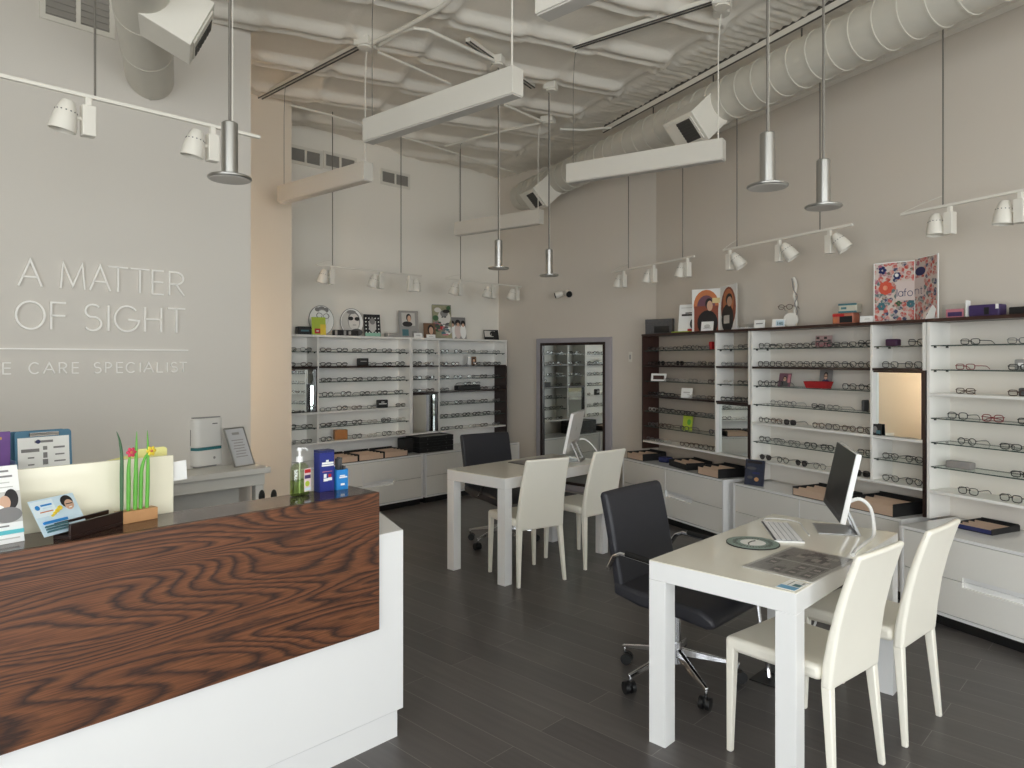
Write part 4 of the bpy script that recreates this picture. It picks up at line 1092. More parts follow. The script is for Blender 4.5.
# ------------------------------------------------------------------ console behind the counter and things on it
ct = thing('console_table', 'grey console table against the lettered wall behind the counter', 'console table', (2.38, 4.86, 0))
t_ = MB(); t_.box(-1.25, 0, -0.30, 0.0, 0.80, 0.84); t_.build('table_top', M['consol'], ct, bevel=0.004)
t_ = MB(); t_.box(-1.22, -0.03, -0.27, -0.01, 0.72, 0.7995); t_.build('apron', M['consol'], ct, bevel=0.003)
for x in (-1.215, -0.095):
    MB().box(x, x+0.06, -0.265, -0.205, 0, 0.7195).build('leg', M['consol'], ct, bevel=0.003)
MB().box(-1.15, -0.10, -0.03, -0.012, 0.25, 0.7195).build('back_board', M['consol'], ct)
hx, hy = on_z(208, 467.5, 0.84)[:2]
hm = thing('humidifier', 'white humidifier with a teal band on the grey console', 'humidifier', (hx, hy+0.09, 0.8401), rad(14))
def rrect(w, d, r, n=5):
    out = []
    for cx, cy, a0 in ((w-r, d-r, 0), (-w+r, d-r, 90), (-w+r, -d+r, 180), (w-r, -d+r, 270)):
        out += [(cx+r*math.cos(rad(a0+90*i/n)), cy+r*math.sin(rad(a0+90*i/n))) for i in range(n+1)]
    return out
rr = rrect(0.112, 0.085, 0.04)
MB().prism(rr, 0.012, 0.118).build('base_tank', M['appl'], hm, bevel=0.004)
MB().prism([(p[0]*0.99, p[1]*0.99) for p in rr], 0.1185, 0.138).build('teal_band', mat('teal translucent band', (62, 122, 128), 0.2), hm)
MB().prism(rr, 0.1385, 0.335).build('water_tank', M['appl'], hm, bevel=0.006)
MB().prism([(p[0]*0.94, p[1]*0.94) for p in rr], 0.3355, 0.343).build('top_tray', M['grey'], hm)
MB().cyl((0.02, 0.01, 0.3435), (0.02, 0.01, 0.362), 0.05, 0.044, n=20).build('mist_cap', M['appl'], hm, smooth=True)
MB().cyl((0.03, -0.0851, 0.062), (0.03, -0.087, 0.062), 0.009, n=16).build('power_button', M['grey'], hm)
MB().box(0.015, 0.055, -0.0862, -0.085, 0.293, 0.299).build('maker_mark', M['dgrey'], hm)
MB().box(-0.1127, -0.1118, -0.03, -0.024, 0.15, 0.26).build('level_window', M['dgrey'], hm)
MB().prism([(p[0]*0.85, p[1]*0.8) for p in rr], 0.0, 0.0118).build('foot', M['grey'], hm)
fx, fy = on_z(246, 465, 0.84)[:2]
pf = thing('framed_certificate', 'silver framed certificate leaning on the wall beside the humidifier', 'picture frame', (2.275, 4.72, 0.8402), rad(16))
b = MB().at((0, 0, 0), 0, rad(-24)); b.box(-0.085, -0.078, 0, 0.012, 0, 0.285); b.box(0.078, 0.085, 0, 0.012, 0, 0.285); b.box(-0.078, 0.078, 0, 0.012, 0, 0.008); b.box(-0.078, 0.078, 0, 0.012, 0.277, 0.285)
b.build('frame', M['steel'], pf)
g = MB().at((0, 0, 0), 0, rad(-24)); g.box(-0.078, 0.078, 0.003, 0.009, 0.008, 0.277)
g.m(1)
for k in range(7): g.box(-0.05+0.006*(k % 3), 0.05-0.01*(k % 2), 0.0022, 0.0031, 0.07+0.02*k, 0.076+0.02*k)
g.box(-0.03, 0.03, 0.0022, 0.0031, 0.232, 0.25)
g.build('certificate', [mat('silvery paper', (200, 201, 204), 0.25, var=0.05), M['grey']], pf)
# ------------------------------------------------------------------ flat pictures and cards
def pict(parent, name, w, h, base, shapes, lean=0.0, th=0.004, x0=0.0, yz=(0, 0)):
    """upright panel facing local -y, centred on x0, standing on z=0. shapes: (kind, cx, cz, rx, rz, material), fractions of w,h from the lower left"""
    b = MB().at((x0, yz[0], yz[1]), 0, -rad(lean)); b.box(-w/2, w/2, -th, 0, 0, h)
    mats = [base]
    for k, (kd, cx, cz, rx, rz, m_) in enumerate(shapes):
        mats.append(m_); b.m(k+1)
        X, Z, A, B = -w/2+cx*w, cz*h, rx*w, rz*h
        y1 = -th; y0 = -th-0.0004*(k+1)
        if kd == 'r': b.box(X-A, X+A, y0, y1, max(0.0005, Z-B), min(h-0.0005, Z+B))
        else: b.prism_y([(max(-w/2, min(w/2, X+A*math.cos(2*PI*i/20))), max(0.0005, min(h, Z+B*math.sin(2*PI*i/20)))) for i in range(20)], y0, y1)
    return b.build(name, mats, parent)
def _fit(p1, p2, pm, t, ob, dep):
    W = (p2-p1)*t/FPX*math.cos(math.atan((pm-512)/FPX)); co_ = max(0.3, math.cos(rad(ob))); si_ = abs(math.sin(rad(ob)))
    return max(0.35*W/co_, (W - dep*si_)/co_), W, co_
def rt(p1, p2, py, turn, zb, c, dep=0.0):
    pm = (p1+p2)/2; s, t = on_w(pm, c); d = rdir(pm)
    ob = math.degrees(math.atan2(d[1], d[0])) - (math.degrees(WROT) + 90 + turn)
    w, W, co_ = _fit(p1, p2, pm, t, ob, dep)
    if dep:
        f = min(1.0, w*co_/W)*(p2-p1)/2; pm = p1+f if ob > 0 else p2-f; s, t = on_w(pm, c)
    return tuple(wpt(s, c, zb)), WROT+rad(turn), w, max(0.01, zat(py, t)-zb)
def ft(p1, p2, py, turn, zb, y, dep=0.0):
    pm = (p1+p2)/2; x, t = on_y(pm, y); d = rdir(pm)
    ob = math.degrees(math.atan2(d[1], d[0])) - (90 + turn)
    w, W, co_ = _fit(p1, p2, pm, t, ob, dep)
    if dep:
        f = min(1.0, w*co_/W)*(p2-p1)/2; pm = p1+f if ob > 0 else p2-f; x, t = on_y(pm, y)
    return (x, y, zb), rad(turn), w, max(0.01, zat(py, t)-zb)
HAIR = mat('printed dark hair', (30, 26, 28), 0.5)
GRY = mat('printed light grey', (196, 194, 190), 0.5)
MGR = mat('printed mid grey', (128, 126, 126), 0.5)
def bust(cx, s, skin, hair, coat):
    return [('e', cx, 0.18, 0.34*s, 0.26, coat), ('e', cx, 0.60, 0.17*s, 0.19, hair), ('e', cx, 0.55, 0.125*s, 0.15, skin), ('r', cx, 0.57, 0.11*s, 0.018, HAIR)]
ZT = 1.8405; ZF = 1.8225
def card(fn, args, label, shapes, base='paper', lean=8, name='display_card', cat='card', group=None, part='panel', foot=True, th=0.004):
    loc, rz, w, h = fn(*args)
    t = thing(name, label, cat, loc, rz, group)
    pict(t, part, w, h, M[base] if isinstance(base, str) else base, shapes, lean, th)
    if foot:
        f = MB(); f.prism_x([(0.001, 0.001), (0.001+h*0.28, 0.001), (0.002+h*0.10, h*0.62)], -0.004, 0.004); f.build('easel_leg', M['grey'], t)
    return t
def boxy(fn, args, dep, label, m_, name='box', cat='box', marks=None, group=None, lid=True):
    loc, rz, w, h = fn(*args, dep=dep)
    t = thing(name, label, cat, loc, rz, group)
    if lid:
        MB().box(-w/2, w/2, 0, dep, 0, h*0.66).build('box_base', M[m_] if isinstance(m_, str) else m_, t, bevel=0.001)
        MB().box(-w/2-0.001, w/2+0.001, -0.001, dep+0.001, h*0.665, h).build('lid', M[m_] if isinstance(m_, str) else m_, t, bevel=0.001)
    else: MB().box(-w/2, w/2, 0, dep, 0, h).build('case_body', M[m_] if isinstance(m_, str) else m_, t, bevel=min(0.008, h*0.2), seg=3)
    for (x, z, a, b, q) in (marks or []):
        MB().box(-w/2+w*(x-a), -w/2+w*(x+a), -0.0018, -0.0011, h*(z-b), h*(z+b)).build('label', M[q], t)
    return t
# --- on top of the right-hand displays
boxy(rt, (645, 676, 319, 25, ZT, 4.50), 0.09, 'dark grey patterned box on top of dark-framed shelving, left end', mat('brick-patterned card', (86, 86, 88), 0.6, var=0.5, scale=60), marks=[(0.62, 0.3, 0.28, 0.22, 'blackc')])
card(rt, (678, 698, 304, 25, ZT, 4.47), 'white poster of a black-haired woman with a red block, on the shelving top', [('r', 0.5, 0.62, 0.36, 0.035, HAIR), ('r', 0.62, 0.69, 0.3, 0.02, HAIR), ('e', 0.78, 0.30, 0.20, 0.20, HAIR), ('e', 0.82, 0.28, 0.10, 0.12, M['paper']), ('r', 0.74, 0.06, 0.26, 0.06, M['red']), ('r', 0.4, 0.88, 0.3, 0.01, GRY)], name='poster', cat='poster')
boxy(rt, (671, 692, 331.5, 10, ZT, 4.415), 0.05, 'flat lime green box lying on the shelving top before the posters', 'lime', lid=False, name='case', cat='case')
loc, rz, w, h = rt(692, 720.5, 289, 28, ZT, 4.52)
fp = thing('folding_poster', 'orange folding poster of a man in a dark shirt on the shelving top', 'poster', loc, rz)
arch = [('e', 0.5, 0.62, 0.44, 0.36, M['orange']), ('e', 0.5, 0.58, 0.32, 0.27, mat('printed mauve', (112, 74, 92), 0.5)), ('r', 0.5, 0.3, 0.42, 0.3, mat('printed rust', (140, 72, 52), 0.5)),
        ('e', 0.55, 0.20, 0.36, 0.30, HAIR), ('e', 0.6, 0.65, 0.13, 0.13, HAIR), ('e', 0.63, 0.60, 0.10, 0.12, M['skin']), ('r', 0.85, 0.72, 0.13, 0.06, mat('printed cream', (226, 206, 150), 0.5))]
pict(fp, 'front_panel', w, h, M['paper'], arch)
loc2, rz2, w2, h2 = rt(720.5, 737, 285, -18, ZT, 4.45)
b_ = pict(fp, 'side_panel', w2, h2, M['paper'], [('e', 0.5, 0.5, 0.45, 0.46, mat('printed rust', (140, 72, 52), 0.5)), ('e', 0.5, 0.62, 0.32, 0.3, M['orange']), ('e', 0.45, 0.25, 0.36, 0.33, HAIR), ('e', 0.55, 0.68, 0.2, 0.13, HAIR), ('e', 0.58, 0.63, 0.15, 0.11, M['skin']), ('r', 0.4, 0.24, 0.17, 0.09, GRY)])
dv = Vector(loc2) - Vector(loc); dv.rotate(Matrix.Rotation(-rz, 3, 'Z')); b_.location = dv; b_.rotation_euler = (0, 0, rz2-rz)
card(rt, (701, 713, 321.5, 15, ZT, 4.42), 'small pale card standing in front of the orange folding poster', [('e', 0.5, 0.5, 0.25, 0.2, GRY), ('r', 0.5, 0.3, 0.3, 0.03, MGR)])
loc, rz, w, h = rt(735, 748, 322, 0, ZT, 4.46)
ac = thing('acrylic_tray', 'low clear acrylic tray right of the orange folding poster', 'tray', loc, rz)
b_ = MB(); b_.box(-0.09, 0.09, 0, 0.10, 0, 0.004); b_.box(-0.09, 0.09, 0.096, 0.10, 0.004, 0.05); b_.box(-0.09, -0.086, 0, 0.096, 0.004, 0.035); b_.build('tray', M['acr'], ac)
MB().box(-0.07, 0.07, 0.01, 0.08, 0.0045, 0.018).build('paper_stack', M['paper'], ac)
card(rt, (754, 764.5, 320, 10, ZT, 4.42), 'small white card left of the card printed 140', [('r', 0.5, 0.55, 0.32, 0.06, MGR)])
t140 = card(rt, (772, 785, 319, 10, ZT, 4.42), 'small white card printed with the number 140', [('r', 0.62, 0.5, 0.32, 0.34, M['skyb'])])
loc, rz, w, h = rt(772, 785, 319, 10, ZT, 4.42)
tb = MB(); text_mesh(tb, '140', h*0.62, (-w*0.12, -0.0062, h*0.22), (PI/2, 0, 0)); tb.build('printed_number', M['teal'], t140)
s_, t_r = on_w(791, 4.50)
orn = thing('ornament', 'white twisted branch ornament with a round disc at its foot', 'ornament', tuple(wpt(s_, 4.50, ZT)), WROT+rad(35))
MB().cyl((0, -0.012, 0.058), (0, 0.0, 0.058), 0.057, n=28).build('disc', mat('off white disc', (212, 208, 200), 0.5), orn)
hh = 0.405
MB().tube(smooth_path([(0.02, 0.03, 0.0), (0.035, 0.03, 0.07), (0.018, 0.04, 0.13), (0.035, 0.03, 0.19), (0.015, 0.04, 0.25), (0.032, 0.03, 0.31), (0.03, 0.035, 0.36), (0.012, 0.035, hh)], 4), 0.012, 8).build('branch', mat('whitewashed wood', (216, 212, 204), 0.7, var=0.1, scale=30), orn, smooth=True)
MB().tube(smooth_path([(0.03, 0.02, 0.06), (0.046, 0.018, 0.13), (0.026, 0.022, 0.19), (0.046, 0.018, 0.25), (0.018, 0.022, 0.30), (0.004, 0.02, hh-0.01)], 4), 0.004, 6).build('vine', MGR, orn, smooth=True)
s_, t_r = on_w(783.5, 4.455)
gs = thing('eyeglass_stand', 'small clear stand showing brown eyeglasses beside the white disc', 'stand', tuple(wpt(s_, 4.475, ZT)), WROT+rad(20))
b_ = MB(); b_.box(-0.035, 0.035, 0.0, 0.05, 0, 0.005); b_.box(-0.009, 0.009, 0.018, 0.026, 0.005, 0.135); b_.box(-0.014, 0.014, 0.0, 0.026, 0.135, 0.139); b_.build('stand', M['acr'], gs)
p_ = wpt(s_, 4.475, ZT+0.139)
put_glasses((p_.x, p_.y, p_.z+0.001), WROT+rad(20), 'panto', 'brown', False, True, False, 'brown eyeglasses perched on a stand above the card printed 140', 'eyeglasses set out on the display shelves')
loc, rz, w, h = rt(832, 860, 313, 12, ZT, 4.46)
o1 = boxy(rt, (832, 860, 313, 12, ZT, 4.46), 0.10, 'orange printed box on the shelving top, under the teal and cream box', mat('salmon printed card', (190, 116, 92), 0.5), lid=False, marks=[(0.66, 0.4, 0.3, 0.3, 'blackc'), (0.3, 0.8, 0.28, 0.12, 'red'), (0.15, 0.3, 0.1, 0.15, 'orange')])
z2 = ZT + h + 0.001
boxy(rt, (838, 862, 303.5, 16, z2, 4.46), 0.085, 'teal and cream box stacked on the orange box', mat('pale cream card', (196, 192, 176), 0.5), lid=False, marks=[(0.5, 0.9, 0.49, 0.1, 'teal'), (0.5, 0.1, 0.49, 0.1, 'teal'), (0.3, 0.5, 0.15, 0.12, 'teal')])
card(rt, (860, 873, 316, 8, ZT, 4.42), 'small white card at the left foot of the floral folding poster', [('r', 0.55, 0.5, 0.2, 0.06, GRY)])
# floral folding poster
loc, rz, w, h = rt(873.5, 915, 262, 18, ZT, 4.50)
fl_ = thing('folding_poster', 'large floral folding poster with a word in thin letters', 'poster', loc, rz)
def flower(cx, cz, r, m_, n=8):
    return [('e', cx+0.6*r*math.cos(2*PI*i/n)*1.0, cz+0.6*r*0.72*math.sin(2*PI*i/n), r*0.42, r*0.36*0.72, m_) for i in range(n)]
fs_ = [('r', 0.5, 0.5, 0.475, 0.485, M['floral'])]
for q in (flower(0.3, 0.57, 0.17, mat('printed vermilion', (206, 84, 62), 0.5)), flower(0.22, 0.87, 0.10, M['navy'], 5), flower(0.58, 0.76, 0.09, M['navy'], 6), flower(0.2, 0.26, 0.10, M['teal'], 6), flower(0.9, 0.28, 0.09, M['teal'], 7), flower(0.62, 0.30, 0.07, M['dgrn'], 4)):
    fs_ += q
fs_ += [('e', 0.3, 0.57, 0.05, 0.04, mat('printed salmon', (228, 150, 120), 0.5)), ('e', 0.58, 0.77, 0.04, 0.03, M['paper'])]
fs_ += [('r', 0.79, 0.50, 0.22, 0.16, mat('printed blush', (214, 198, 194), 0.5))]
pict(fl_, 'front_panel', w, h, M['paper'], fs_)
tb = MB()
xx = w*0.075
yb = -0.004-0.0004*(len(fs_)+1)
for ch, wd in (('l', 0.035), ('a', 0.115), ('f', 0.075), ('o', 0.115)):
    strokes(tb, ch, xx, xx+w*wd, h*0.41, h*0.41+w*0.13, yb-0.0006, yb, 0.0042); xx += w*wd + w*0.014
tb.build('printed_word', M['navy'], fl_)
loc2, rz2, w2, h2 = rt(915, 938.5, 256, -24, ZT, 4.47)
b_ = pict(fl_, 'side_panel', w2, h2, M['paper'], [('r', 0.48, 0.5, 0.46, 0.485, M['floral']), ('r', 0.2, 0.53, 0.2, 0.15, mat('printed blush', (214, 198, 194), 0.5)), ('e', 0.25, 0.78, 0.22, 0.07, M['navy'])])
dv = Vector(loc2)-Vector(loc); dv.rotate(Matrix.Rotation(-rz, 3, 'Z')); b_.location = dv; b_.rotation_euler = (0, 0, rz2-rz)
tb = MB()
xx = -w2*0.49
for ch, wd in (('n', 0.20), ('t', 0.14)):
    strokes(tb, ch, xx, xx+w2*wd, h2*0.42, h2*0.42+w*0.13, -0.0065, -0.0058, 0.0042); xx += w2*(wd+0.03)
q_ = tb.build('printed_word', M['navy'], b_)
loc, rz, w, h = rt(919, 934, 303, -10, ZT, 4.42)
lf = thing('leaflet', 'white leaflet with a floral edge leaning at the foot of the floral poster', 'leaflet', loc, rz)
b_ = MB().at((0, 0, 0), 0, -rad(14)); b_.prism_y([(-w/2, 0), (w/2, 0), (w/2, h*0.85), (w*0.1, h*0.9)], -0.002, 0); b_.m(1).prism_y([(-w/2, 0.001), (-w*0.1, 0.001), (w*0.2, h*0.89), (w*0.1, h*0.9)], -0.0028, -0.002); b_.build('sheet', [M['paper'], M['floral']], lf)
loc, rz, w, h = rt(942, 966, 304, 6, ZT, 4.45)
af = thing('card_stand', 'clear acrylic holder with a pink card right of the floral poster', 'card holder', loc, rz)
MB().box(-w/2, w/2, 0.0, 0.045, 0, h).build('block', M['acr'], af)
pict(af, 'card', w*0.74, h*0.62, M['pink'], [('r', 0.5, 0.4, 0.4, 0.25, M['purple'])], 0, 0.002, w*0.04, (-0.001, 0.001))
MB().box(w/2+0.001, w/2+0.006, -0.01, 0.04, 0, h*1.2).build('white_edge', M['paper'], af)
boxy(rt, (968, 1007, 304.5, 4, ZT, 4.47), 0.09, 'deep purple patterned box on the shelving top at right', 'purple', lid=False, marks=[(0.94, 0.8, 0.05, 0.2, 'paper'), (0.6, 0.45, 0.08, 0.3, 'blackc')])
boxy(rt, (1008, 1040, 306.5, 0, ZT, 4.46), 0.10, 'black case on the shelving top at the right edge of the photo', 'blackc', lid=False, name='case', cat='case')
# --- on top of the far displays
YT = YF - 0.13
boxy(ft, (295, 311.5, 326.5, -10, ZF, YT), 0.09, 'black oblong case on the far shelving top, far left', 'blackc', lid=False, name='case', cat='case', marks=[(0.5, 0.5, 0.3, 0.1, 'teal')])
def plaque(p1, p2, py, label, shapes, turn=-14):
    loc, rz, w, h = ft(p1, p2, py, turn, ZF, YT+0.07)
    t = thing('oval_plaque', label, 'plaque', loc, rz)
    b_ = MB().at((0, 0, 0), 0, -rad(6))
    pl_ = [(w/2*math.cos(2*PI*i/36), h/2+h/2*math.sin(2*PI*i/36)) for i in range(36)]
    b_.prism_y(pl_, -0.008, 0); b_.build('rim', M['grey'], t)
    b_ = MB().at((0, 0, 0), 0, -rad(6)); b_.prism_y([(x*0.95, h/2+(z-h/2)*0.95) for x, z in pl_], -0.0092, -0.008)
    mats = [M['paper']]
    for k, (kd, cx, cz, rx, rz_, m_) in enumerate(shapes):
        mats.append(m_); b_.m(k+1); X = -w/2+cx*w; Z = cz*h
        if kd == 'r': b_.box(X-rx*w, X+rx*w, -0.0093-0.0004*(k+1), -0.0091, Z-rz_*h, Z+rz_*h)
        elif kd == 'o': b_.tube([(X+rx*w*math.cos(2*PI*i/14), -0.0100, Z+rz_*h*math.sin(2*PI*i/14)) for i in range(14)], 0.003, 5, closed=True)
        else: b_.prism_y([(X+rx*w*math.cos(2*PI*i/18), Z+rz_*h*math.sin(2*PI*i/18)) for i in range(18)], -0.0093-0.0004*(k+1), -0.0091)
    b_.build('picture', mats, t)
plaque(309, 334.5, 305, 'oval white plaque with a line-drawn face in round glasses and curled hair', [('e', 0.35, 0.86, 0.1, 0.07, MGR), ('e', 0.52, 0.90, 0.12, 0.06, MGR), ('e', 0.68, 0.84, 0.11, 0.08, MGR), ('e', 0.54, 0.58, 0.24, 0.28, GRY), ('e', 0.54, 0.57, 0.225, 0.265, M['paper']), ('o', 0.42, 0.66, 0.11, 0.08, HAIR), ('o', 0.69, 0.64, 0.11, 0.08, HAIR), ('r', 0.56, 0.46, 0.07, 0.008, MGR), ('r', 0.6, 0.30, 0.06, 0.05, MGR)])
plaque(340.5, 364, 308, 'oval plaque with a grey photo of a man in dark glasses', [('e', 0.45, 0.5, 0.4, 0.42, GRY), ('e', 0.58, 0.55, 0.26, 0.33, MGR), ('e', 0.58, 0.52, 0.23, 0.30, mat('printed pale grey', (216, 212, 208), 0.5)), ('e', 0.48, 0.86, 0.2, 0.07, MGR), ('e', 0.45, 0.63, 0.11, 0.07, HAIR), ('e', 0.72, 0.62, 0.11, 0.07, HAIR), ('e', 0.68, 0.14, 0.26, 0.13, M['dgrey']), ('r', 0.6, 0.4, 0.07, 0.012, MGR)])
card(ft, (312, 326, 317, -16, ZF, YT-0.04), 'yellow-green card with a small red square before the oval plaque', [('r', 0.4, 0.22, 0.2, 0.14, M['red']), ('e', 0.4, 0.22, 0.1, 0.04, M['paper']), ('r', 0.8, 0.3, 0.2, 0.3, M['yellow'])], base='lime')
boxy(ft, (332, 359, 330, -6, ZF, YT-0.05), 0.06, 'long black tray with white dots before the second oval plaque', 'blackc', lid=False, name='tray', cat='tray', marks=[(0.06, 0.5, 0.05, 0.4, 'grey'), (0.42, 0.5, 0.05, 0.4, 'grey'), (0.62, 0.5, 0.05, 0.3, 'grey')])
dots = [('e', 0.12+0.19*(i % 5), 0.18+0.16*(i//5), 0.035, 0.03, M['paper']) for i in range(25)]
bp_ = card(ft, (364.5, 381, 314, -18, ZF, YT-0.02), 'black and white spotted picture of a woman on a mint green base', dots + [('e', 0.5, 0.5, 0.22, 0.32, GRY), ('e', 0.5, 0.68, 0.17, 0.15, MGR), ('r', 0.5, 0.08, 0.46, 0.075, mat('mint print', (142, 188, 168), 0.5))], base='blackc', lean=10, name='picture', cat='picture')
boxy(ft, (384, 400, 333, -5, ZF, YT-0.05), 0.08, 'flat grey box lying on the far shelving top', 'grey', lid=False)
card(ft, (399.5, 419, 310.5, -16, ZF, YT), 'grey framed portrait of a dark-haired man on the far shelving top', [('r', 0.48, 0.68, 0.34, 0.24, GRY), ('e', 0.42, 0.50, 0.26, 0.10, HAIR), ('e', 0.5, 0.74, 0.13, 0.15, HAIR), ('e', 0.52, 0.70, 0.09, 0.12, M['skin']), ('r', 0.3, 0.18, 0.16, 0.12, M['teal']), ('r', 0.75, 0.14, 0.12, 0.1, MGR)], base='grey', lean=8, name='picture', cat='picture', th=0.012)
card(ft, (414, 422.5, 333, -12, ZF, YT-0.08), 'small white card in front of the grey framed portrait', [('r', 0.5, 0.5, 0.25, 0.1, GRY)])
card(ft, (426.5, 435.5, 334.5, -12, ZF, YT-0.08), 'small white card in front of the brown portrait', [('r', 0.5, 0.4, 0.25, 0.1, GRY)])
card(ft, (424, 436, 323, -14, ZF, YT-0.02), 'small brown portrait card on the far shelving top', [('e', 0.6, 0.55, 0.28, 0.34, HAIR), ('e', 0.62, 0.5, 0.18, 0.26, M['skin'])], base=mat('printed brown', (118, 88, 66), 0.5))
card(ft, (433, 452.5, 304, -20, ZF, YT+0.04), 'tallest poster on the far shelving, a woman among leaves and flowers', [('r', 0.5, 0.5, 0.48, 0.48, mat('printed olive', (150, 148, 120), 0.5, var=0.4, scale=30)), ('e', 0.62, 0.62, 0.33, 0.22, mat('printed pale grey', (216, 212, 208), 0.5)), ('e', 0.3, 0.84, 0.17, 0.07, mat('printed pale grey', (216, 212, 208), 0.5)), ('e', 0.62, 0.74, 0.2, 0.1, MGR), ('e', 0.18, 0.6, 0.15, 0.08, M['dgrn']), ('e', 0.26, 0.3, 0.2, 0.1, M['dgrn']), ('e', 0.5, 0.32, 0.13, 0.06, M['red']), ('e', 0.25, 0.45, 0.2, 0.05, M['pink']), ('e', 0.8, 0.25, 0.2, 0.12, GRY)] + [('e', RNG.uniform(0.1, 0.9), RNG.uniform(0.06, 0.5), RNG.uniform(0.05, 0.12), RNG.uniform(0.015, 0.04), RNG.choice([M['dgrn'], M['paper'], M['pink'], MGR, M['dgrey'], M['teal']])) for _ in range(26)] + [('e', 0.66, 0.63, 0.05, 0.015, HAIR), ('e', 0.52, 0.63, 0.05, 0.015, HAIR), ('e', 0.85, 0.9, 0.1, 0.06, M['dgrn']), ('e', 0.72, 0.8, 0.18, 0.05, HAIR)], base='grey', name='poster', cat='poster')
card(ft, (450, 466.5, 317, -14, ZF, YT), 'poster of three dark-haired people in pale clothes on the far shelving', [('r', 0.5, 0.84, 0.48, 0.15, MGR), ('e', 0.2, 0.35, 0.2, 0.34, M['paper']), ('e', 0.5, 0.35, 0.2, 0.34, mat('printed blush', (214, 198, 194), 0.5)), ('e', 0.82, 0.35, 0.18, 0.34, M['paper']), ('e', 0.18, 0.70, 0.15, 0.14, HAIR), ('e', 0.52, 0.74, 0.16, 0.15, HAIR), ('e', 0.84, 0.72, 0.14, 0.14, HAIR), ('e', 0.2, 0.63, 0.08, 0.08, M['skin']), ('e', 0.53, 0.66, 0.09, 0.09, M['skin']), ('e', 0.83, 0.64, 0.08, 0.08, M['skin'])], base='grey', name='poster', cat='poster')
card(ft, (484.5, 499, 329.5, -22, ZF, YT), 'small dark photo card near the corner on the far shelving top', [('r', 0.4, 0.6, 0.36, 0.3, GRY), ('e', 0.62, 0.62, 0.22, 0.26, HAIR), ('r', 0.8, 0.3, 0.16, 0.25, HAIR)], base='blackc', lean=16, name='picture', cat='picture')
# --- small things on the shelves
def rs(k, p1, p2, py, turn, dep, label, m_, w=False, **kw):
    z = zrow(k, RZT, RSP) + (0.0122 if w else 0.0072)
    return boxy(rt, (p1, p2, py, turn, z, kw.pop('c', 4.45)), dep, label, m_, **kw)
def fs2(k, p1, p2, py, turn, dep, label, m_, w=False, **kw):
    z = zrow(k, FZT, FSP) + (0.0122 if w else 0.0072)
    return boxy(ft, (p1, p2, py, turn, z, kw.pop('y', YF-0.17)), dep, label, m_, **kw)
rs(1, 708.5, 715, 341.5, 10, 0.05, 'small red box on the top shelf of the dark-framed shelving', 'red', lid=False)
zc = zrow(3, RZT, RSP)+0.0075
card(rt, (651, 666, 373.5, 20, zc, 4.42), 'white-framed brown card on the third shelf beside the brown end panel', [('r', 0.5, 0.48, 0.36, 0.26, M['brown'])], name='display_card')
zc = zrow(4, RZT, RSP)+0.0125
card(rt, (681, 692, 388, 15, zc, 4.44), 'small pale card on the fourth shelf of the dark-framed shelving', [('r', 0.5, 0.55, 0.3, 0.06, GRY)])
zc = zrow(6, RZT, RSP)+0.0075
card(rt, (682.5, 692, 415.5, 15, zc, 4.50), 'small lime green card on the sixth shelf of the dark-framed shelving', [('e', 0.65, 0.55, 0.2, 0.2, M['grn'])], base='lime')
zc = zrow(1, RZT, RSP)+0.0075
card(rt, (815, 831.5, 335.5, 8, zc, 4.50), 'black and pink checked card on the top shelf above the red tray', [('r', 0.15+0.23*i, 0.8-0.25*(i % 2), 0.09, 0.1, HAIR) for i in range(4)] + [('r', 0.15+0.23*i, 0.3-0.15*(i % 2), 0.09, 0.1, M['pink']) for i in range(4)] + [('r', 0.5, 0.5, 0.45, 0.05, M['dgrey'])], base=mat('dusky pink card', (168, 142, 142), 0.5, var=0.4, scale=90))
zc = zrow(3, RZT, RSP)+0.0075
loc, rz, w, h = rt(803, 832, 380.5, 6, zc, 4.42, dep=0.08)
rtray = thing('display_tray', 'red tray on the third shelf of the right-hand white shelving', 'tray', loc, rz)
b_ = MB(); hz = 0.05
vs_ = [(-w/2+0.015, 0.01, 0), (w/2-0.015, 0.01, 0), (w/2-0.015, 0.09, 0), (-w/2+0.015, 0.09, 0), (-w/2, 0, hz), (w/2, 0, hz), (w/2, 0.10, hz), (-w/2, 0.10, hz)]
b_._add(vs_, [(3, 2, 1, 0), (0, 1, 5, 4), (1, 2, 6, 5), (2, 3, 7, 6), (3, 0, 4, 7)])
o_ = b_.build('tray_body', mat('red fabric', (160, 24, 30), 0.7, var=0.3, scale=30), rtray); so = o_.modifiers.new('Solidify', 'SOLIDIFY'); so.thickness = 0.003
card(rt, (819, 831.5, 367.5, 8, zc, 4.54), 'blue-grey portrait card standing behind the red tray', bust(0.5, 1.0, M['skin'], HAIR, M['navy']), base=MGR)
card(rt, (778, 790, 373, 8, zc, 4.45), 'mauve portrait card among the glasses left of the red tray', bust(0.5, 1.0, M['skin'], HAIR, M['dgrey']) + [('r', 0.85, 0.6, 0.1, 0.3, M['pink'])], base=mat('dusky mauve print', (112, 78, 92), 0.5), lean=14)
rs(4, 861, 869, 400, 0, 0.06, 'dark card box at the right end of the fourth shelf beside the amber mirror', 'dgrey', lid=False, c=4.50)
rs(1, 885, 901.5, 339, 6, 0.06, 'plum purple box on the top shelf above the amber mirror', mat('plum card', (62, 26, 62), 0.5), lid=False)
zc = zrow(5, RZT, RSP)+0.0125
card(rt, (871.5, 881.5, 424, 8, zc, 4.405), 'small dark photo card leaning at the foot of the amber mirror', [('e', 0.35, 0.5, 0.25, 0.3, MGR), ('r', 0.7, 0.3, 0.2, 0.15, M['teal'])], base='blackc', foot=False, lean=3)
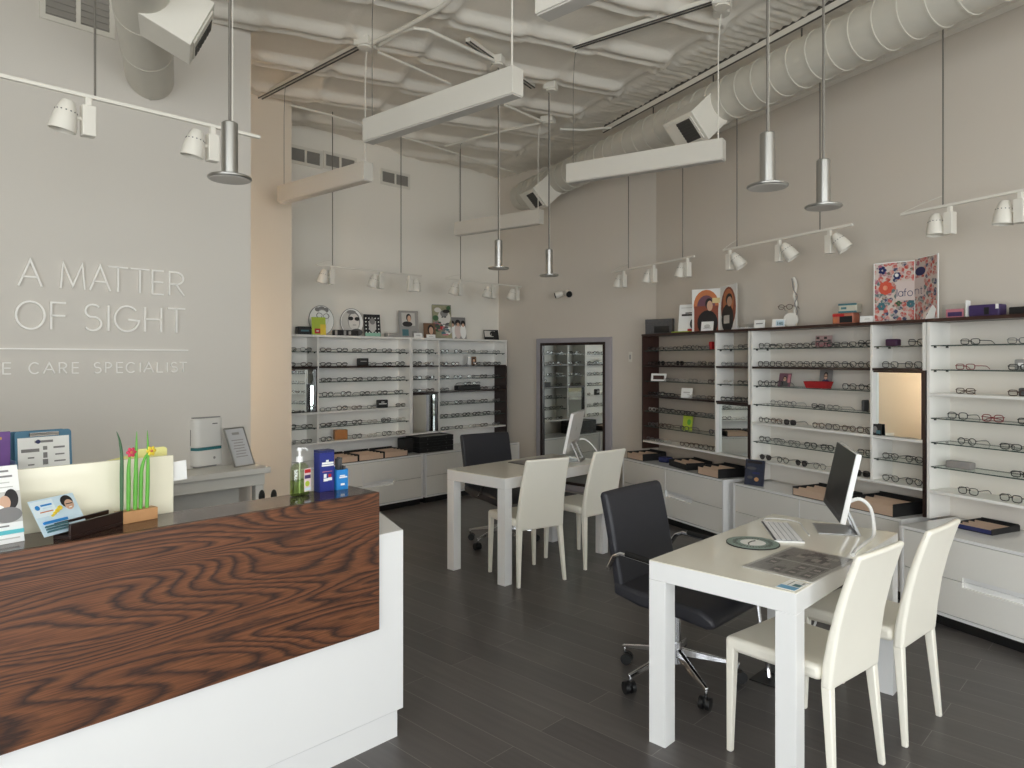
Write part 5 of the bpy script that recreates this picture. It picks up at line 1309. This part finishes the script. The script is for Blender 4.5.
rs(2, 1014, 1030, 359.5, 6, 0.03, 'grey name block on the second shelf at the right edge', 'grey', lid=False, marks=[(0.5, 0.5, 0.2, 0.2, 'paper')])
rs(3, 1018, 1032, 388, 0, 0.07, 'dark rounded case on the third shelf at the right edge', 'dgrey', w=True, lid=False, name='case', cat='case')
rs(6, 945, 976, 461.5, 5, 0.06, 'long grey glasses case on the sixth shelf of the all-white shelving', mat('warm grey case', (142, 138, 136), 0.5), lid=False, name='case', cat='case')
fs2(2, 356.5, 368.8, 358.2, -12, 0.05, 'black box on the dark second shelf of the left far display', 'blackc', w=True, lid=False, marks=[(0.5, 0.6, 0.3, 0.06, 'grey')])
fs2(5, 376, 388.2, 399.8, -12, 0.04, 'black name block with white lettering on the fifth shelf of the far display', 'blackc', w=True, lid=False, marks=[(0.5, 0.72, 0.14, 0.05, 'paper'), (0.5, 0.5, 0.36, 0.05, 'paper')])
fs2(7, 333, 348, 429.8, -14, 0.06, 'brown wooden box on the bottom shelf of the left far display', mat('caramel wood', (150, 102, 54), 0.5, var=0.15, scale=20), w=True, lid=False)
fs2(2, 466.5, 471.5, 356, -10, 0.04, 'white box beside a brown portrait card on the far display', 'paper', w=True, lid=False)
zc = zrow(2, FZT, FSP)+0.0125
card(ft, (471.5, 476.5, 356.5, -14, zc, YF-0.16), 'small brown portrait card right of the white box on the far display', [('e', 0.5, 0.55, 0.3, 0.32, HAIR), ('e', 0.5, 0.5, 0.2, 0.22, M['skin'])], base=mat('printed brown', (118, 88, 66), 0.5))
tb_ = fs2(4, 454, 481, 385.2, -4, 0.09, 'long black tray on the fourth shelf beside the dark end panel', 'blackc', w=True, lid=False, name='tray', cat='tray', y=YF-0.2)
lt = tb_.location
put_glasses((lt[0]-0.02, lt[1]+0.02, zrow(4, FZT, FSP)+0.0122+0.063), 0.1, 'rectangular', 'black', False, False, False, 'black glasses lying on the long black tray, left pair', 'eyeglasses set out on the display shelves')
put_glasses((lt[0]+0.13, lt[1]+0.02, zrow(4, FZT, FSP)+0.0122+0.063), -0.05, 'rectangular', 'grey', False, False, False, 'grey glasses lying on the long black tray, right pair', 'eyeglasses set out on the display shelves')

# ------------------------------------------------------------------ optical trays on the low cabinets
def tray(loc, rz, w, d, h, label, outer='blackc', front='tan', nd=3, lean=True, group='frame trays on the low cabinets'):
    t = thing('frame_tray', label, 'tray', loc, rz, group); th = 0.006
    b_ = MB(); b_.box(-w/2, w/2, 0, d, 0, 0.005); b_.box(-w/2, -w/2+th, 0, d, 0.005, h); b_.box(w/2-th, w/2, 0, d, 0.005, h); b_.box(-w/2+th, w/2-th, d-th, d, 0.005, h*1.15)
    b_.build('tray_body', M[outer], t)
    MB().box(-w/2+th, w/2-th, 0.0, th, 0.005, h*0.82).build('front_wall', M[front], t)
    for k in range(nd):
        y = th + 0.012 + (d-2*th-0.02)*k/nd
        b_ = MB(); a = 0.045 if lean else 0.0
        b_.prism_x([(y, 0.006), (y+0.004, 0.006), (y+0.004+a, h*0.86), (y+a, h*0.86)], -w/2+th+0.001, w/2-th-0.001)
        b_.build('divider_flap', M['tan'], t)
    return t
def rtr(s0, s1, c0, dz, h, label, turn=0, d=0.29, **kw):
    p = wpt((s0+s1)/2, c0, 0)
    return tray((p.x, p.y, dz), WROT+rad(turn), abs(s1-s0), d, h, label, **kw)
rtr(6.23, 5.95, 4.25, 0.5455, 0.07, 'black and tan frame tray at the end of the cabinet nearest the tall mirror')
rtr(5.62, 5.28, 4.29, 0.5455, 0.065, 'all-black frame tray in the middle of the cabinet below dark-framed shelving', turn=-10, front='blackc', d=0.27)
rtr(5.09, 4.80, 4.225, 0.5455, 0.08, 'black and tan frame tray beside the upright navy booklet', turn=-3)
rtr(4.03, 3.72, 4.27, 0.5365, 0.065, 'tan-fronted frame tray behind the near desk monitor, left one', d=0.28)
rtr(3.50, 3.165, 4.252, 0.5365, 0.085, 'large tan-fronted frame tray right of the near desk monitor', d=0.30)
rtr(2.80, 2.57, 4.305, 0.5455, 0.034, 'shallow navy frame tray with tan lining on the right-edge cabinet', outer='blackc', front='navy', d=0.27, lean=False, nd=4)
p = wpt(5.80, 4.42, 0.5455)
cs = thing('case', 'small dark navy glasses case between two frame trays', 'case', tuple(p), WROT+rad(12))
MB().box(-0.06, 0.06, -0.045, 0.045, 0, 0.055).build('case_body', M['navy'], cs, bevel=0.012, seg=3)
p = wpt(5.17, 4.44, 0.5455)
sh = MB().box(-0.07, 0.07, -0.05, 0.05, 0, 0.05).build('paper_stack', mat('grey paper stack', (186, 186, 188), 0.6)); sh.location = p; sh.rotation_euler = (0, 0, WROT+0.3); tag(sh, 'grey block of paper behind the frame tray beside the navy booklet', 'paper')
loc, rz, w, h = rt(745, 763.5, 460, 20, 0.5365, 4.30)
card(rt, (745, 763.5, 460, 20, 0.5365, 4.30), 'upright navy booklet with a mottled cover on the cabinet', [('e', 0.65, 0.24, 0.12, 0.08, M['oak']), ('e', 0.35, 0.66, 0.26, 0.06, M['dgrey']), ('e', 0.6, 0.48, 0.22, 0.05, M['navy']), ('e', 0.3, 0.3, 0.15, 0.06, M['dgrey']), ('r', 0.5, 0.9, 0.4, 0.05, HAIR)], base=mat('mottled navy cover', (40, 46, 66), 0.4, var=0.7, scale=40), name='booklet', cat='booklet', lean=10, th=0.02)
p = wpt(3.60, 4.40, 0.5365)
bk = thing('case', 'black case between the two tan-fronted frame trays', 'case', tuple(p), WROT)
MB().box(-0.05, 0.05, -0.05, 0.05, 0, 0.085).build('case_body', M['blackc'], bk, bevel=0.01, seg=3)
for i, (x0, lab) in enumerate(((3.80, 'left tan frame tray on the far cabinet, behind the blue boxes'), (4.115, 'middle tan frame tray on the far cabinet'), (4.43, 'right tan frame tray on the far cabinet, beside the black tray stack'))):
    tray((x0+0.155, 6.075, 0.5455), 0, 0.305, 0.28, 0.07, lab, nd=4)
for k in range(3):
    t = thing('stacking_tray', '%s black stacking tray on the far cabinet beside the office chair' % ('lowest', 'middle', 'topmost')[k], 'tray', (5.165, 6.10, 0.5455+0.060*k), rad(-3), 'stack of black trays')
    b_ = MB(); w = 0.235; h = 0.057
    b_.box(-w, w, 0, 0.27, 0, 0.006); b_.box(-w, w, 0, 0.008, 0.006, h); b_.box(-w, w, 0.262, 0.27, 0.006, h); b_.box(-w, -w+0.008, 0.008, 0.262, 0.006, h); b_.box(w-0.008, w, 0.008, 0.262, 0.006, h)
    b_.build('tray_body', M['blackp'], t, bevel=0.001)
    for x in (-0.13, 0.13): MB().ball((x, -0.004, h*0.55), 0.008, 0.006, 0.008, 10, 6).build('stud', M['dgrey'], t, smooth=True)
    MB().box(-0.05, 0.05, -0.006, 0, h*0.3, h*0.5).build('grip', M['blackp'], t)
    if k == 2: MB().box(-w+0.009, w-0.009, 0.009, 0.261, h-0.014, h-0.008).build('lining', M['grey'], t)
t = thing('stacking_tray', 'black tray box standing behind and left of the black tray stack', 'tray', (4.90, 6.30, 0.5455), rad(-6))
MB().box(-0.06, 0.06, -0.06, 0.10, 0, 0.155).build('tray_body', M['blackp'], t, bevel=0.003)
MB().box(-0.05, 0.05, -0.0635, -0.0605, 0.02, 0.15).build('front_plate', M['blackc'], t)

# ------------------------------------------------------------------ security cameras and a switch on the end wall
y_, t_c = on_x(567, XM)
scm = thing('security_camera', 'pair of white security cameras on one bracket on the end wall', 'security camera', (XM, y_, zat(293.5, t_c)), -PI/2)
MB().box(-0.03, 0.03, -0.02, 0, -0.02, 0.03).build('wall_bracket', M['fixt'], scm, bevel=0.004)
for sx in (-1, 1):
    d = Vector((sx*0.75, -0.55, -0.30)).normalized(); a = Vector((sx*0.035, -0.035, 0.005)); e = a + d*0.09
    b_ = MB(); b_.cyl(tuple(a), tuple(e), 0.036, 0.042, n=18); b_.cyl((0, -0.01, 0), tuple(a), 0.010, n=8)
    cb = b_.build('camera_body', M['fixt'], scm, bevel=0.003)
    b_ = MB(); b_.cyl(tuple(e), tuple(e+d*0.012), 0.038, 0.030, n=18); b_.build('lens', M['screen'], cb)
y_, t_c = on_x(630.5, XM)
sw = thing('light_switch', 'small white switch on the end wall right of the tall mirror', 'switch', (XM, y_, zat(362, t_c)), -PI/2)
MB().box(-0.022, 0.022, -0.006, 0, 0, 0.11).build('plate', M['fixt'], sw, bevel=0.002)
MB().box(-0.008, 0.008, -0.010, -0.0062, 0.03, 0.08).build('rocker', M['grey'], sw)
SKY, WARM, EXPO = 6.3, 75.0, 0.03
# ------------------------------------------------------------------ on the reception counter
ps = thing('privacy_panel', 'cream gloss panel standing along the back of the reception counter', 'panel', (0.2, 2.597, 0.7503))
MB().box(-1.4, 0.784, -0.007, 0.007, 0.012, 0.489).build('panel', M['screenp'], ps, bevel=0.001)
MB().box(-1.4, 0.784, -0.009, 0.03, 0, 0.0115).build('foot_rail', M['alu'], ps)
pp = MB().box(-0.09, 0.044, 0, 0.001, 0, 0.068).build('notice', M['paper']); pp.location = (0.994, 2.607, 1.145); pp.rotation_euler = (0, rad(-3), 0)
tag(pp, 'white paper note sticking out from the right end of the cream panel', 'paper')
# folder behind the panel
fo = thing('file_folder', 'pale yellow folder tab showing above the cream panel', 'folder', (0.86, 2.66, 0.7505), rad(2))
b_ = MB(); b_.prism_y([(-0.08, 0), (0.13, 0), (0.13, 0.506), (0.12, 0.513), (0.02, 0.511), (0.01, 0.495), (-0.08, 0.480)], 0, 0.003); b_.build('front_cover', mat('pale yellow card', (232, 226, 150), 0.6), fo)
MB().prism_y([(-0.06, 0), (0.12, 0), (0.12, 0.492), (-0.06, 0.48)], 0.004, 0.007).build('back_cover', mat('pale green card', (190, 214, 170), 0.6), fo)
st_ = thing('stapler', 'black stapler lying behind the cream panel, only its top showing', 'stapler', (0.77, 2.67, 1.2385-0.0), rad(2)) if False else None
# clipboards in an organiser
og = thing('file_organiser', 'grey-blue file organiser behind the cream panel', 'organiser', (0.835, 3.62, 0.7502), rad(4))
b_ = MB(); b_.box(-0.13, 0.13, -0.06, 0.08, 0, 0.006); b_.box(-0.13, -0.125, -0.06, 0.08, 0.006, 0.40); b_.box(0.125, 0.13, 0.02, 0.08, 0.006, 0.30); b_.box(-0.125, 0.125, 0.075, 0.08, 0.006, 0.44); b_.box(-0.125, 0.125, -0.06, -0.055, 0.006, 0.24)
b_.build('organiser_body', mat('slate blue plastic', (92, 116, 142), 0.45), og)
def clipboard(loc, rz, lean, label, paper):
    t = thing('clipboard', label, 'clipboard', loc, rz, 'clipboards in the organiser')
    b_ = MB().at((0, 0, 0), 0, -rad(lean)); r = rrect(0.108, 0.16, 0.014, 3); b_.prism_y([(p[0], p[1]+0.16) for p in r], 0, 0.004); b_.build('board', mat('teal blue board', (70, 118, 146), 0.4), t)
    if paper:
        g = MB().at((0, 0, 0), 0, -rad(lean)); g.box(-0.098, 0.098, -0.0012, -0.0002, 0.008, 0.292)
        g.m(1)
        for (x, z, w, h) in ((0.0, 0.272, 0.035, 0.005), (-0.052, 0.236, 0.034, 0.007), (0.058, 0.243, 0.022, 0.004), (0.004, 0.243, 0.008, 0.008), (-0.05, 0.205, 0.012, 0.003), (0.06, 0.212, 0.018, 0.003), (0.004, 0.212, 0.008, 0.012), (-0.05, 0.175, 0.012, 0.003), (0.06, 0.183, 0.022, 0.003), (0.004, 0.183, 0.01, 0.012), (-0.05, 0.145, 0.012, 0.003), (0.062, 0.15, 0.026, 0.004), (0.006, 0.15, 0.016, 0.008)):
            g.box(x-w, x+w, -0.0016, -0.0011, z-h, z+h)
        g.m(2).cyl((-0.022, -0.0018, 0.272), (-0.022, -0.0011, 0.272), 0.009, n=14)
        g.build('printed_sheet', [M['paper'], MGR, M['navy']], t)
        c = MB().at((0, 0, 0), 0, -rad(lean)); c.box(-0.055, 0.055, -0.010, -0.0018, 0.296, 0.312); c.tube([(-0.055, -0.006, 0.304), (0.055, -0.006, 0.304)], 0.008, 8); c.build('clip', M['chrome'], t)
    return t
clipboard((0.657, 2.772, 1.0175), rad(4), 4, 'teal clipboard with a printed sheet under its metal clip', True) if False else None
clipboard((0.66, 2.765, 0.7570), rad(4), 4, 'x', True) if False else None
cb1 = clipboard((0.83, 3.595, 0.948), rad(4), 5, 'teal clipboard holding a printed sheet, standing above the cream panel', True)
cb2 = clipboard((0.812, 3.62, 0.948), rad(4), 5, 'bare clipboard just behind the one holding a printed sheet', False)
rs_ = MB().at((0.835, 3.62, 0), rad(4)).box(-0.12, 0.12, -0.05, 0.07, 0.7565, 0.9475).build('paper_stack', M['paper']); tag(rs_, 'stack of papers in the organiser under the clipboards', 'paper')
pb = thing('booklet', 'purple booklet at the left edge above the cream panel', 'booklet', (0.594, 3.60, 0.7502), rad(3))
MB().box(-0.11, 0.11, 0, 0.012, 0.285, 0.522).build('cover', mat('violet cover', (122, 84, 156), 0.4, var=0.15, scale=20), pb)
MB().box(-0.11, 0.11, -0.001, -0.0002, 0.29, 0.325).build('dark_strip', M['dgrey'], pb)
g = MB(); g.box(0.04, 0.08, -0.001, -0.0002, 0.49, 0.50); g.build('printed_line', mat('gold print', (210, 176, 96), 0.5), pb)
MB().box(-0.1, 0.1, -0.01, 0.03, 0, 0.284).build('holder', M['blackp'], pb)
# white leaflet stand
lf = thing('leaflet', 'white leaflet with a photo and teal stripe, leaning at the left edge of the counter', 'leaflet', (0.462, 2.485, ZC), rad(6))
wt = 0.12; ht = 0.228
pict(lf, 'sheet', wt, ht, M['paper'], [('r', 0.5, 0.93, 0.3, 0.012, MGR), ('r', 0.55, 0.86, 0.32, 0.012, MGR), ('r', 0.5, 0.78, 0.3, 0.006, GRY), ('r', 0.5, 0.72, 0.36, 0.006, GRY), ('r', 0.5, 0.46, 0.5, 0.2, GRY), ('e', 0.8, 0.56, 0.15, 0.13, HAIR), ('e', 0.66, 0.52, 0.12, 0.09, M['skin']), ('e', 0.3, 0.45, 0.34, 0.07, M['paper']), ('e', 0.38, 0.5, 0.1, 0.025, M['red']), ('e', 0.7, 0.36, 0.3, 0.1, MGR), ('r', 0.5, 0.14, 0.5, 0.025, mat('teal stripe', (88, 186, 196), 0.5)), ('r', 0.4, 0.22, 0.3, 0.008, MGR), ('r', 0.6, 0.06, 0.3, 0.006, GRY)], lean=16, th=0.0015)
MB().prism_x([(0.03, 0.0005), (0.085, 0.0005), (0.055, 0.17)], -0.04, 0.04).build('back_prop', M['acr'], lf)
# dark wooden card holder and the card in it
ch_ = thing('card_holder', 'dark wooden holder on the counter propping a pale blue card', 'card holder', (0.690, 2.480, ZC), rad(29))
b_ = MB(); b_.box(-0.10, 0.10, -0.032, 0.032, 0, 0.010); b_.build('base', M['dark'], ch_, bevel=0.001)
MB().box(-0.10, 0.10, -0.032, -0.024, 0.0102, 0.046).build('front_rail', M['dark'], ch_, bevel=0.001)
MB().box(-0.10, 0.10, 0.024, 0.032, 0.0102, 0.046).build('back_rail', M['dark'], ch_, bevel=0.001)
pc2 = thing('postcard', 'pale blue card with a cartoon face and yellow dots, propped in the dark holder', 'card', (0.622, 2.455, ZC+0.016), rad(29))
pict(pc2, 'card', 0.155, 0.118, M['skyb'], [('r', 0.26, 0.74, 0.24, 0.22, mat('printed ice', (224, 238, 246), 0.5)), ('e', 0.13, 0.78, 0.05, 0.065, M['blue']), ('r', 0.33, 0.82, 0.12, 0.022, M['blue']), ('r', 0.33, 0.74, 0.10, 0.018, M['skyb']), ('r', 0.28, 0.64, 0.14, 0.012, M['orange']),
      ('e', 0.78, 0.80, 0.13, 0.17, HAIR), ('e', 0.80, 0.70, 0.10, 0.14, M['skin']), ('o' if False else 'r', 0.8, 0.72, 0.08, 0.012, HAIR), ('r', 0.80, 0.62, 0.03, 0.012, M['paper']),
      ('e', 0.36, 0.5, 0.03, 0.03, M['yellow']), ('e', 0.42, 0.55, 0.035, 0.04, M['yellow']), ('e', 0.49, 0.6, 0.04, 0.05, M['yellow']), ('e', 0.57, 0.66, 0.045, 0.06, M['yellow']),
      ('r', 0.36, 0.34, 0.26, 0.03, M['blue']), ('r', 0.34, 0.24, 0.24, 0.018, M['teal']), ('r', 0.34, 0.17, 0.24, 0.018, M['teal']), ('r', 0.34, 0.10, 0.24, 0.018, M['teal'])], lean=32, th=0.0008)
# oak block with blades and flowers
vb = thing('flower_block', 'oak block with five green blades and two small flowers on the counter', 'ornament', (0.842, 2.530, ZC), rad(8))
MB().box(-0.062, 0.062, -0.020, 0.020, 0, 0.039).build('block', M['oak'], vb, bevel=0.001)
def blade(x, pts, r0, m_, tip=0.0008):
    P = smooth_path([(x+a, b, 0.030+c) for a, b, c in pts], 4); n = len(P)
    rs_ = [r0*(0.75+0.25*min(1, 4*i/n))*(1-(i/(n-1))**2.2)+tip for i in range(n)]
    MB().tube(P, r0, 8, rs=[0.88*q for q in rs_]).build('blade', M[m_], vb, smooth=True)
    return P[-1]
blade(-0.047, [(0, 0, 0), (0.0, 0, 0.12), (0.0, 0, 0.19), (-0.006, 0, 0.24), (-0.016, 0, 0.272)], 0.0068, 'dgrn')
e1 = blade(-0.026, [(0, 0, 0), (0.001, 0, 0.08), (0.001, 0, 0.14), (0.004, 0, 0.178), (0.008, 0, 0.200)], 0.0068, 'grn', 0.0016)
blade(-0.004, [(0, 0, 0), (0.002, 0, 0.10), (0.004, 0, 0.19), (0.006, 0, 0.268)], 0.0080, 'grn')
e2 = blade(0.014, [(0, 0, 0), (0.001, 0, 0.08), (0.004, 0, 0.14), (0.016, 0, 0.178), (0.034, 0, 0.198)], 0.0068, 'grn', 0.0016)
blade(0.035, [(0, 0, 0), (0.003, 0, 0.10), (0.004, 0, 0.19), (0.002, 0, 0.268)], 0.0072, 'grn')
for e, m_, mc in ((e1, 'red', 'orange'), (e2, 'yellow', 'orange')):
    b_ = MB()
    for k in range(6):
        a = 2*PI*k/6; b_.at(tuple(e + Vector((0.009*math.cos(a), -0.004, 0.009*math.sin(a)))), 0, 0, -a); b_.ball((0, 0, 0), 0.0085, 0.003, 0.006, 8, 6)
    b_.M = Matrix.Identity(4); b_.m(1).ball(tuple(e+Vector((0, -0.007, 0))), 0.005, 0.004, 0.005, 8, 6)
    b_.build('flower', [M[m_] if m_ != 'red' else mat('rose petal', (206, 62, 92), 0.5), M[mc]], vb, smooth=True)
# hand sanitiser
hs = thing('sanitiser_bottle', 'clear pump bottle of green hand sanitiser on the counter', 'bottle', (1.440, 2.530, ZC), rad(10))
rr_ = rrect(0.039, 0.022, 0.014, 4)
sec = [(0.0, 0.92), (0.006, 1.0), (0.100, 1.0), (0.118, 0.92), (0.130, 0.62), (0.134, 0.34)]
def loft(mb, poly, secs, cap=True):
    n = len(poly); vs = []; fs = []
    for z, k in secs: vs += [(p[0]*k, p[1]*k, z) for p in poly]
    for i in range(len(secs)-1): fs += [(i*n+j, i*n+(j+1) % n, (i+1)*n+(j+1) % n, (i+1)*n+j) for j in range(n)]
    if cap: fs += [tuple(range(n-1, -1, -1)), tuple(range((len(secs)-1)*n, len(secs)*n))]
    mb._add(vs, fs); return mb
loft(MB(), rr_, sec).build('bottle_shell', M['acr'], hs, smooth=True)
loft(MB(), [(p[0]*0.94, p[1]*0.9) for p in rr_], [(0.004, 0.95), (0.01, 1.0), (0.062, 1.0)]).build('gel', clear('pale green gel', (0.70, 0.86, 0.42)), hs, smooth=True)
loft(MB(), [(p[0]*0.94, p[1]*0.9) for p in rr_], [(0.0625, 1.0), (0.098, 0.99), (0.116, 0.9), (0.128, 0.6)]).build('upper_gel', clear('faint green gel', (0.86, 0.93, 0.72)), hs, smooth=True)
g = MB(); g.box(0.003, 0.036, -0.0236, -0.0228, 0.018, 0.108); g.m(1).box(0.005, 0.034, -0.0242, -0.0236, 0.09, 0.104); g.m(2).box(0.005, 0.034, -0.0242, -0.0236, 0.068, 0.082); g.m(3).cyl((0.018, -0.0242, 0.048), (0.018, -0.0236, 0.048), 0.011, n=14); g.m(4).box(0.006, 0.034, -0.0242, -0.0236, 0.022, 0.032)
g.build('label', [mat('pink label', (226, 206, 206), 0.5), M['red'], M['purple'], M['lime'], M['skyb']], hs)
b_ = MB(); b_.cyl((0, 0, 0.134), (0, 0, 0.156), 0.014, n=18); b_.cyl((0, 0, 0.156), (0, 0, 0.180), 0.0055, n=10); b_.cyl((0, 0, 0.178), (0, 0, 0.190), 0.011, 0.009, n=14); b_.tube([(0, 0, 0.186), (0.025, -0.002, 0.185), (0.036, -0.003, 0.176)], 0.004, 8); b_.cyl((0, 0, 0.01), (0, 0, 0.134), 0.003, n=6)
b_.build('pump', M['white'], hs, smooth=True)
# blue boxes
bb = thing('box', 'tall dark blue box next to the sanitiser bottle', 'box', (1.532, 2.535, ZC), rad(-2))
MB().box(0, 0.066, 0, 0.048, 0, 0.158).build('box_base', mat('royal blue print', (34, 46, 128), 0.3, var=0.06), bb, bevel=0.001)
MB().box(0.0, 0.066, 0.0, 0.048, 0.1583, 0.168).build('lid', M['navy'], bb, bevel=0.0008)
g = MB()
for (x, z, w, h, i) in ((0.036, 0.115, 0.026, 0.004, 0), (0.036, 0.106, 0.027, 0.003, 0), (0.034, 0.124, 0.006, 0.004, 0), (0.034, 0.081, 0.022, 0.0012, 1), (0.024, 0.064, 0.006, 0.008, 0), (0.045, 0.064, 0.006, 0.006, 2), (0.027, 0.048, 0.010, 0.006, 0), (0.046, 0.050, 0.009, 0.006, 0)):
    g.m(i).box(x-w, x+w, -0.0008, -0.0001, z-h, z+h)
g.build('printed_marks', [M['paper'], M['pink'], M['red']], bb)
bl = thing('box', 'small bright blue open box of grey cloths at the right end of the counter', 'box', (1.606, 2.527, ZC), rad(-2))
b_ = MB(); b_.box(0, 0.052, 0, 0.045, 0, 0.003); b_.box(0, 0.052, 0, 0.002, 0.003, 0.082); b_.box(0, 0.052, 0.043, 0.045, 0.003, 0.090); b_.box(0, 0.002, 0.002, 0.043, 0.003, 0.084); b_.box(0.050, 0.052, 0.002, 0.043, 0.003, 0.084)
b_.build('box_base', M['blue'], bl)
g = MB()
for (x, z, w, h) in ((0.026, 0.058, 0.012, 0.002), (0.03, 0.051, 0.018, 0.003), (0.027, 0.022, 0.009, 0.004)): g.box(x-w, x+w, -0.0008, -0.0001, z-h, z+h)
g.build('printed_marks', M['paper'], bl)
for k, (x, h, a) in enumerate(((0.010, 0.128, 5), (0.020, 0.122, -4), (0.032, 0.092, 3))):
    o_ = MB().at((x, 0.02, 0.004), 0, 0, rad(a)).box(0, 0.009, -0.014, 0.014, 0, h).build('lens_cloth', M['dgrey'])
    o_.location = (1.606, 2.527, ZC)
    tag(o_, ('tall grey packet in the small blue box, left one', 'grey packet in the small blue box, middle one', 'short grey packet in the small blue box, right one')[k], 'packet', 'grey packets in the small blue box')
# black headset behind the counter
hd = thing('headset', 'black headset with two pads just showing above the counter', 'headset', (1.56, 3.02, 0.7502), rad(-35))
b_ = MB(); b_.cyl((0, 0, 0), (0, 0, 0.012), 0.06, n=24); b_.cyl((0, 0, 0.012), (0, 0, 0.16), 0.008, n=10); b_.build('stand', M['blackp'], hd)
for x in (-0.026, 0.026):
    b_ = MB(); b_.ball((x, 0, 0.205), 0.014, 0.026, 0.032, 12, 8); b_.build('ear_pad', M['blackp'], hd, smooth=True)
MB().tube([(0.026, 0, 0.18), (0.018, 0, 0.165), (0, 0, 0.16), (-0.018, 0, 0.165), (-0.026, 0, 0.18)], 0.005, 8).build('headband', M['blackp'], hd, smooth=True)

# ------------------------------------------------------------------ light: sky through the storefront and the added side windows, a warm lamp in the passage
w = bpy.data.worlds.new('sky'); SC.world = w; w.use_nodes = True
nt = w.node_tree; bg = nt.nodes['Background']
tc = nt.nodes.new('ShaderNodeTexCoord'); sx = nt.nodes.new('ShaderNodeSeparateXYZ'); nt.links.new(tc.outputs['Generated'], sx.inputs[0])
cr = nt.nodes.new('ShaderNodeValToRGB'); e = cr.color_ramp.elements
e[0].position = 0.42; e[0].color = (1.02, 0.985, 1.0, 1); e[1].position = 0.62; e[1].color = (0.95, 0.94, 1.01, 1)
mr = nt.nodes.new('ShaderNodeMapRange'); mr.inputs['From Min'].default_value = -1; mr.inputs['From Max'].default_value = 1
nt.links.new(sx.outputs['Z'], mr.inputs['Value']); nt.links.new(mr.outputs[0], cr.inputs['Fac']); nt.links.new(cr.outputs['Color'], bg.inputs['Color'])
bg.inputs['Strength'].default_value = SKY
pl_ = bpy.data.lights.new('window_portal', 'AREA'); pl_.shape = 'RECTANGLE'; pl_.size = W1-W0; pl_.size_y = 3.1; pl_.cycles.is_portal = True
po = bpy.data.objects.new('window_portal', pl_); COL.objects.link(po); po.location = ((W0+W1)/2, YR-0.02, 1.70); po.rotation_euler = (rad(90), 0, 0)
ps_ = bpy.data.lights.new('side_portal', 'AREA'); ps_.shape = 'RECTANGLE'; ps_.size = SW1-SW0; ps_.size_y = 3.1; ps_.cycles.is_portal = True
pso = bpy.data.objects.new('side_portal', ps_); COL.objects.link(pso); pso.location = (-2.52, (SW0+SW1)/2, 1.70); pso.rotation_euler = (rad(90), 0, rad(-90))
wl = bpy.data.lights.new('passage_lamp', 'AREA'); wl.shape = 'RECTANGLE'; wl.size = 0.22; wl.size_y = 1.3; wl.energy = WARM; wl.color = (1.0, 0.83, 0.66); wl.spread = rad(150)
wo = bpy.data.objects.new('passage_lamp', wl); COL.objects.link(wo); wo.location = (1.95, 5.115, 1.55); wo.rotation_euler = (rad(-90), 0, 0)
wo.rotation_euler = (rad(90), 0, rad(180-22))
# the wall fitting in the passage that holds that lamp
pf_ = thing('wall_lamp_fitting', 'wall lamp fitting in the passage behind the lettered wall', 'wall lamp', (1.95, YS+0.14, 1.55))
MB().box(-0.09, 0.09, 0.0, 0.06, -0.72, 0.72).build('housing', M['fixt'], pf_)

# ------------------------------------------------------------------ camera
cam = bpy.data.cameras.new('camera'); cam.sensor_fit = 'HORIZONTAL'; cam.sensor_width = 36.0
cam.lens = 36.0*FPX/1024.0
cam.shift_y = -(384.0-HOR)/1024.0
cam.clip_start = 0.05
co = bpy.data.objects.new('camera', cam); COL.objects.link(co); co.location = (0, 0, EYE)
co.rotation_euler = (rad(90), 0, math.atan2(FW[1], FW[0]) - PI/2)
SC.camera = co
SC.view_settings.view_transform = 'Standard'; SC.view_settings.look = 'None'; SC.view_settings.gamma = 1.0
SC.view_settings.use_curve_mapping = False; SC.view_settings.exposure = EXPO
SC.cycles.use_denoising = True
SC.render.filter_size = 1.15
SC.cycles.max_bounces = 12; SC.cycles.diffuse_bounces = 8; SC.cycles.transparent_max_bounces = 24; SC.cycles.glossy_bounces = 5
SC.cycles.sample_clamp_indirect = 6.0
SC.cycles.caustics_reflective = False; SC.cycles.caustics_refractive = False
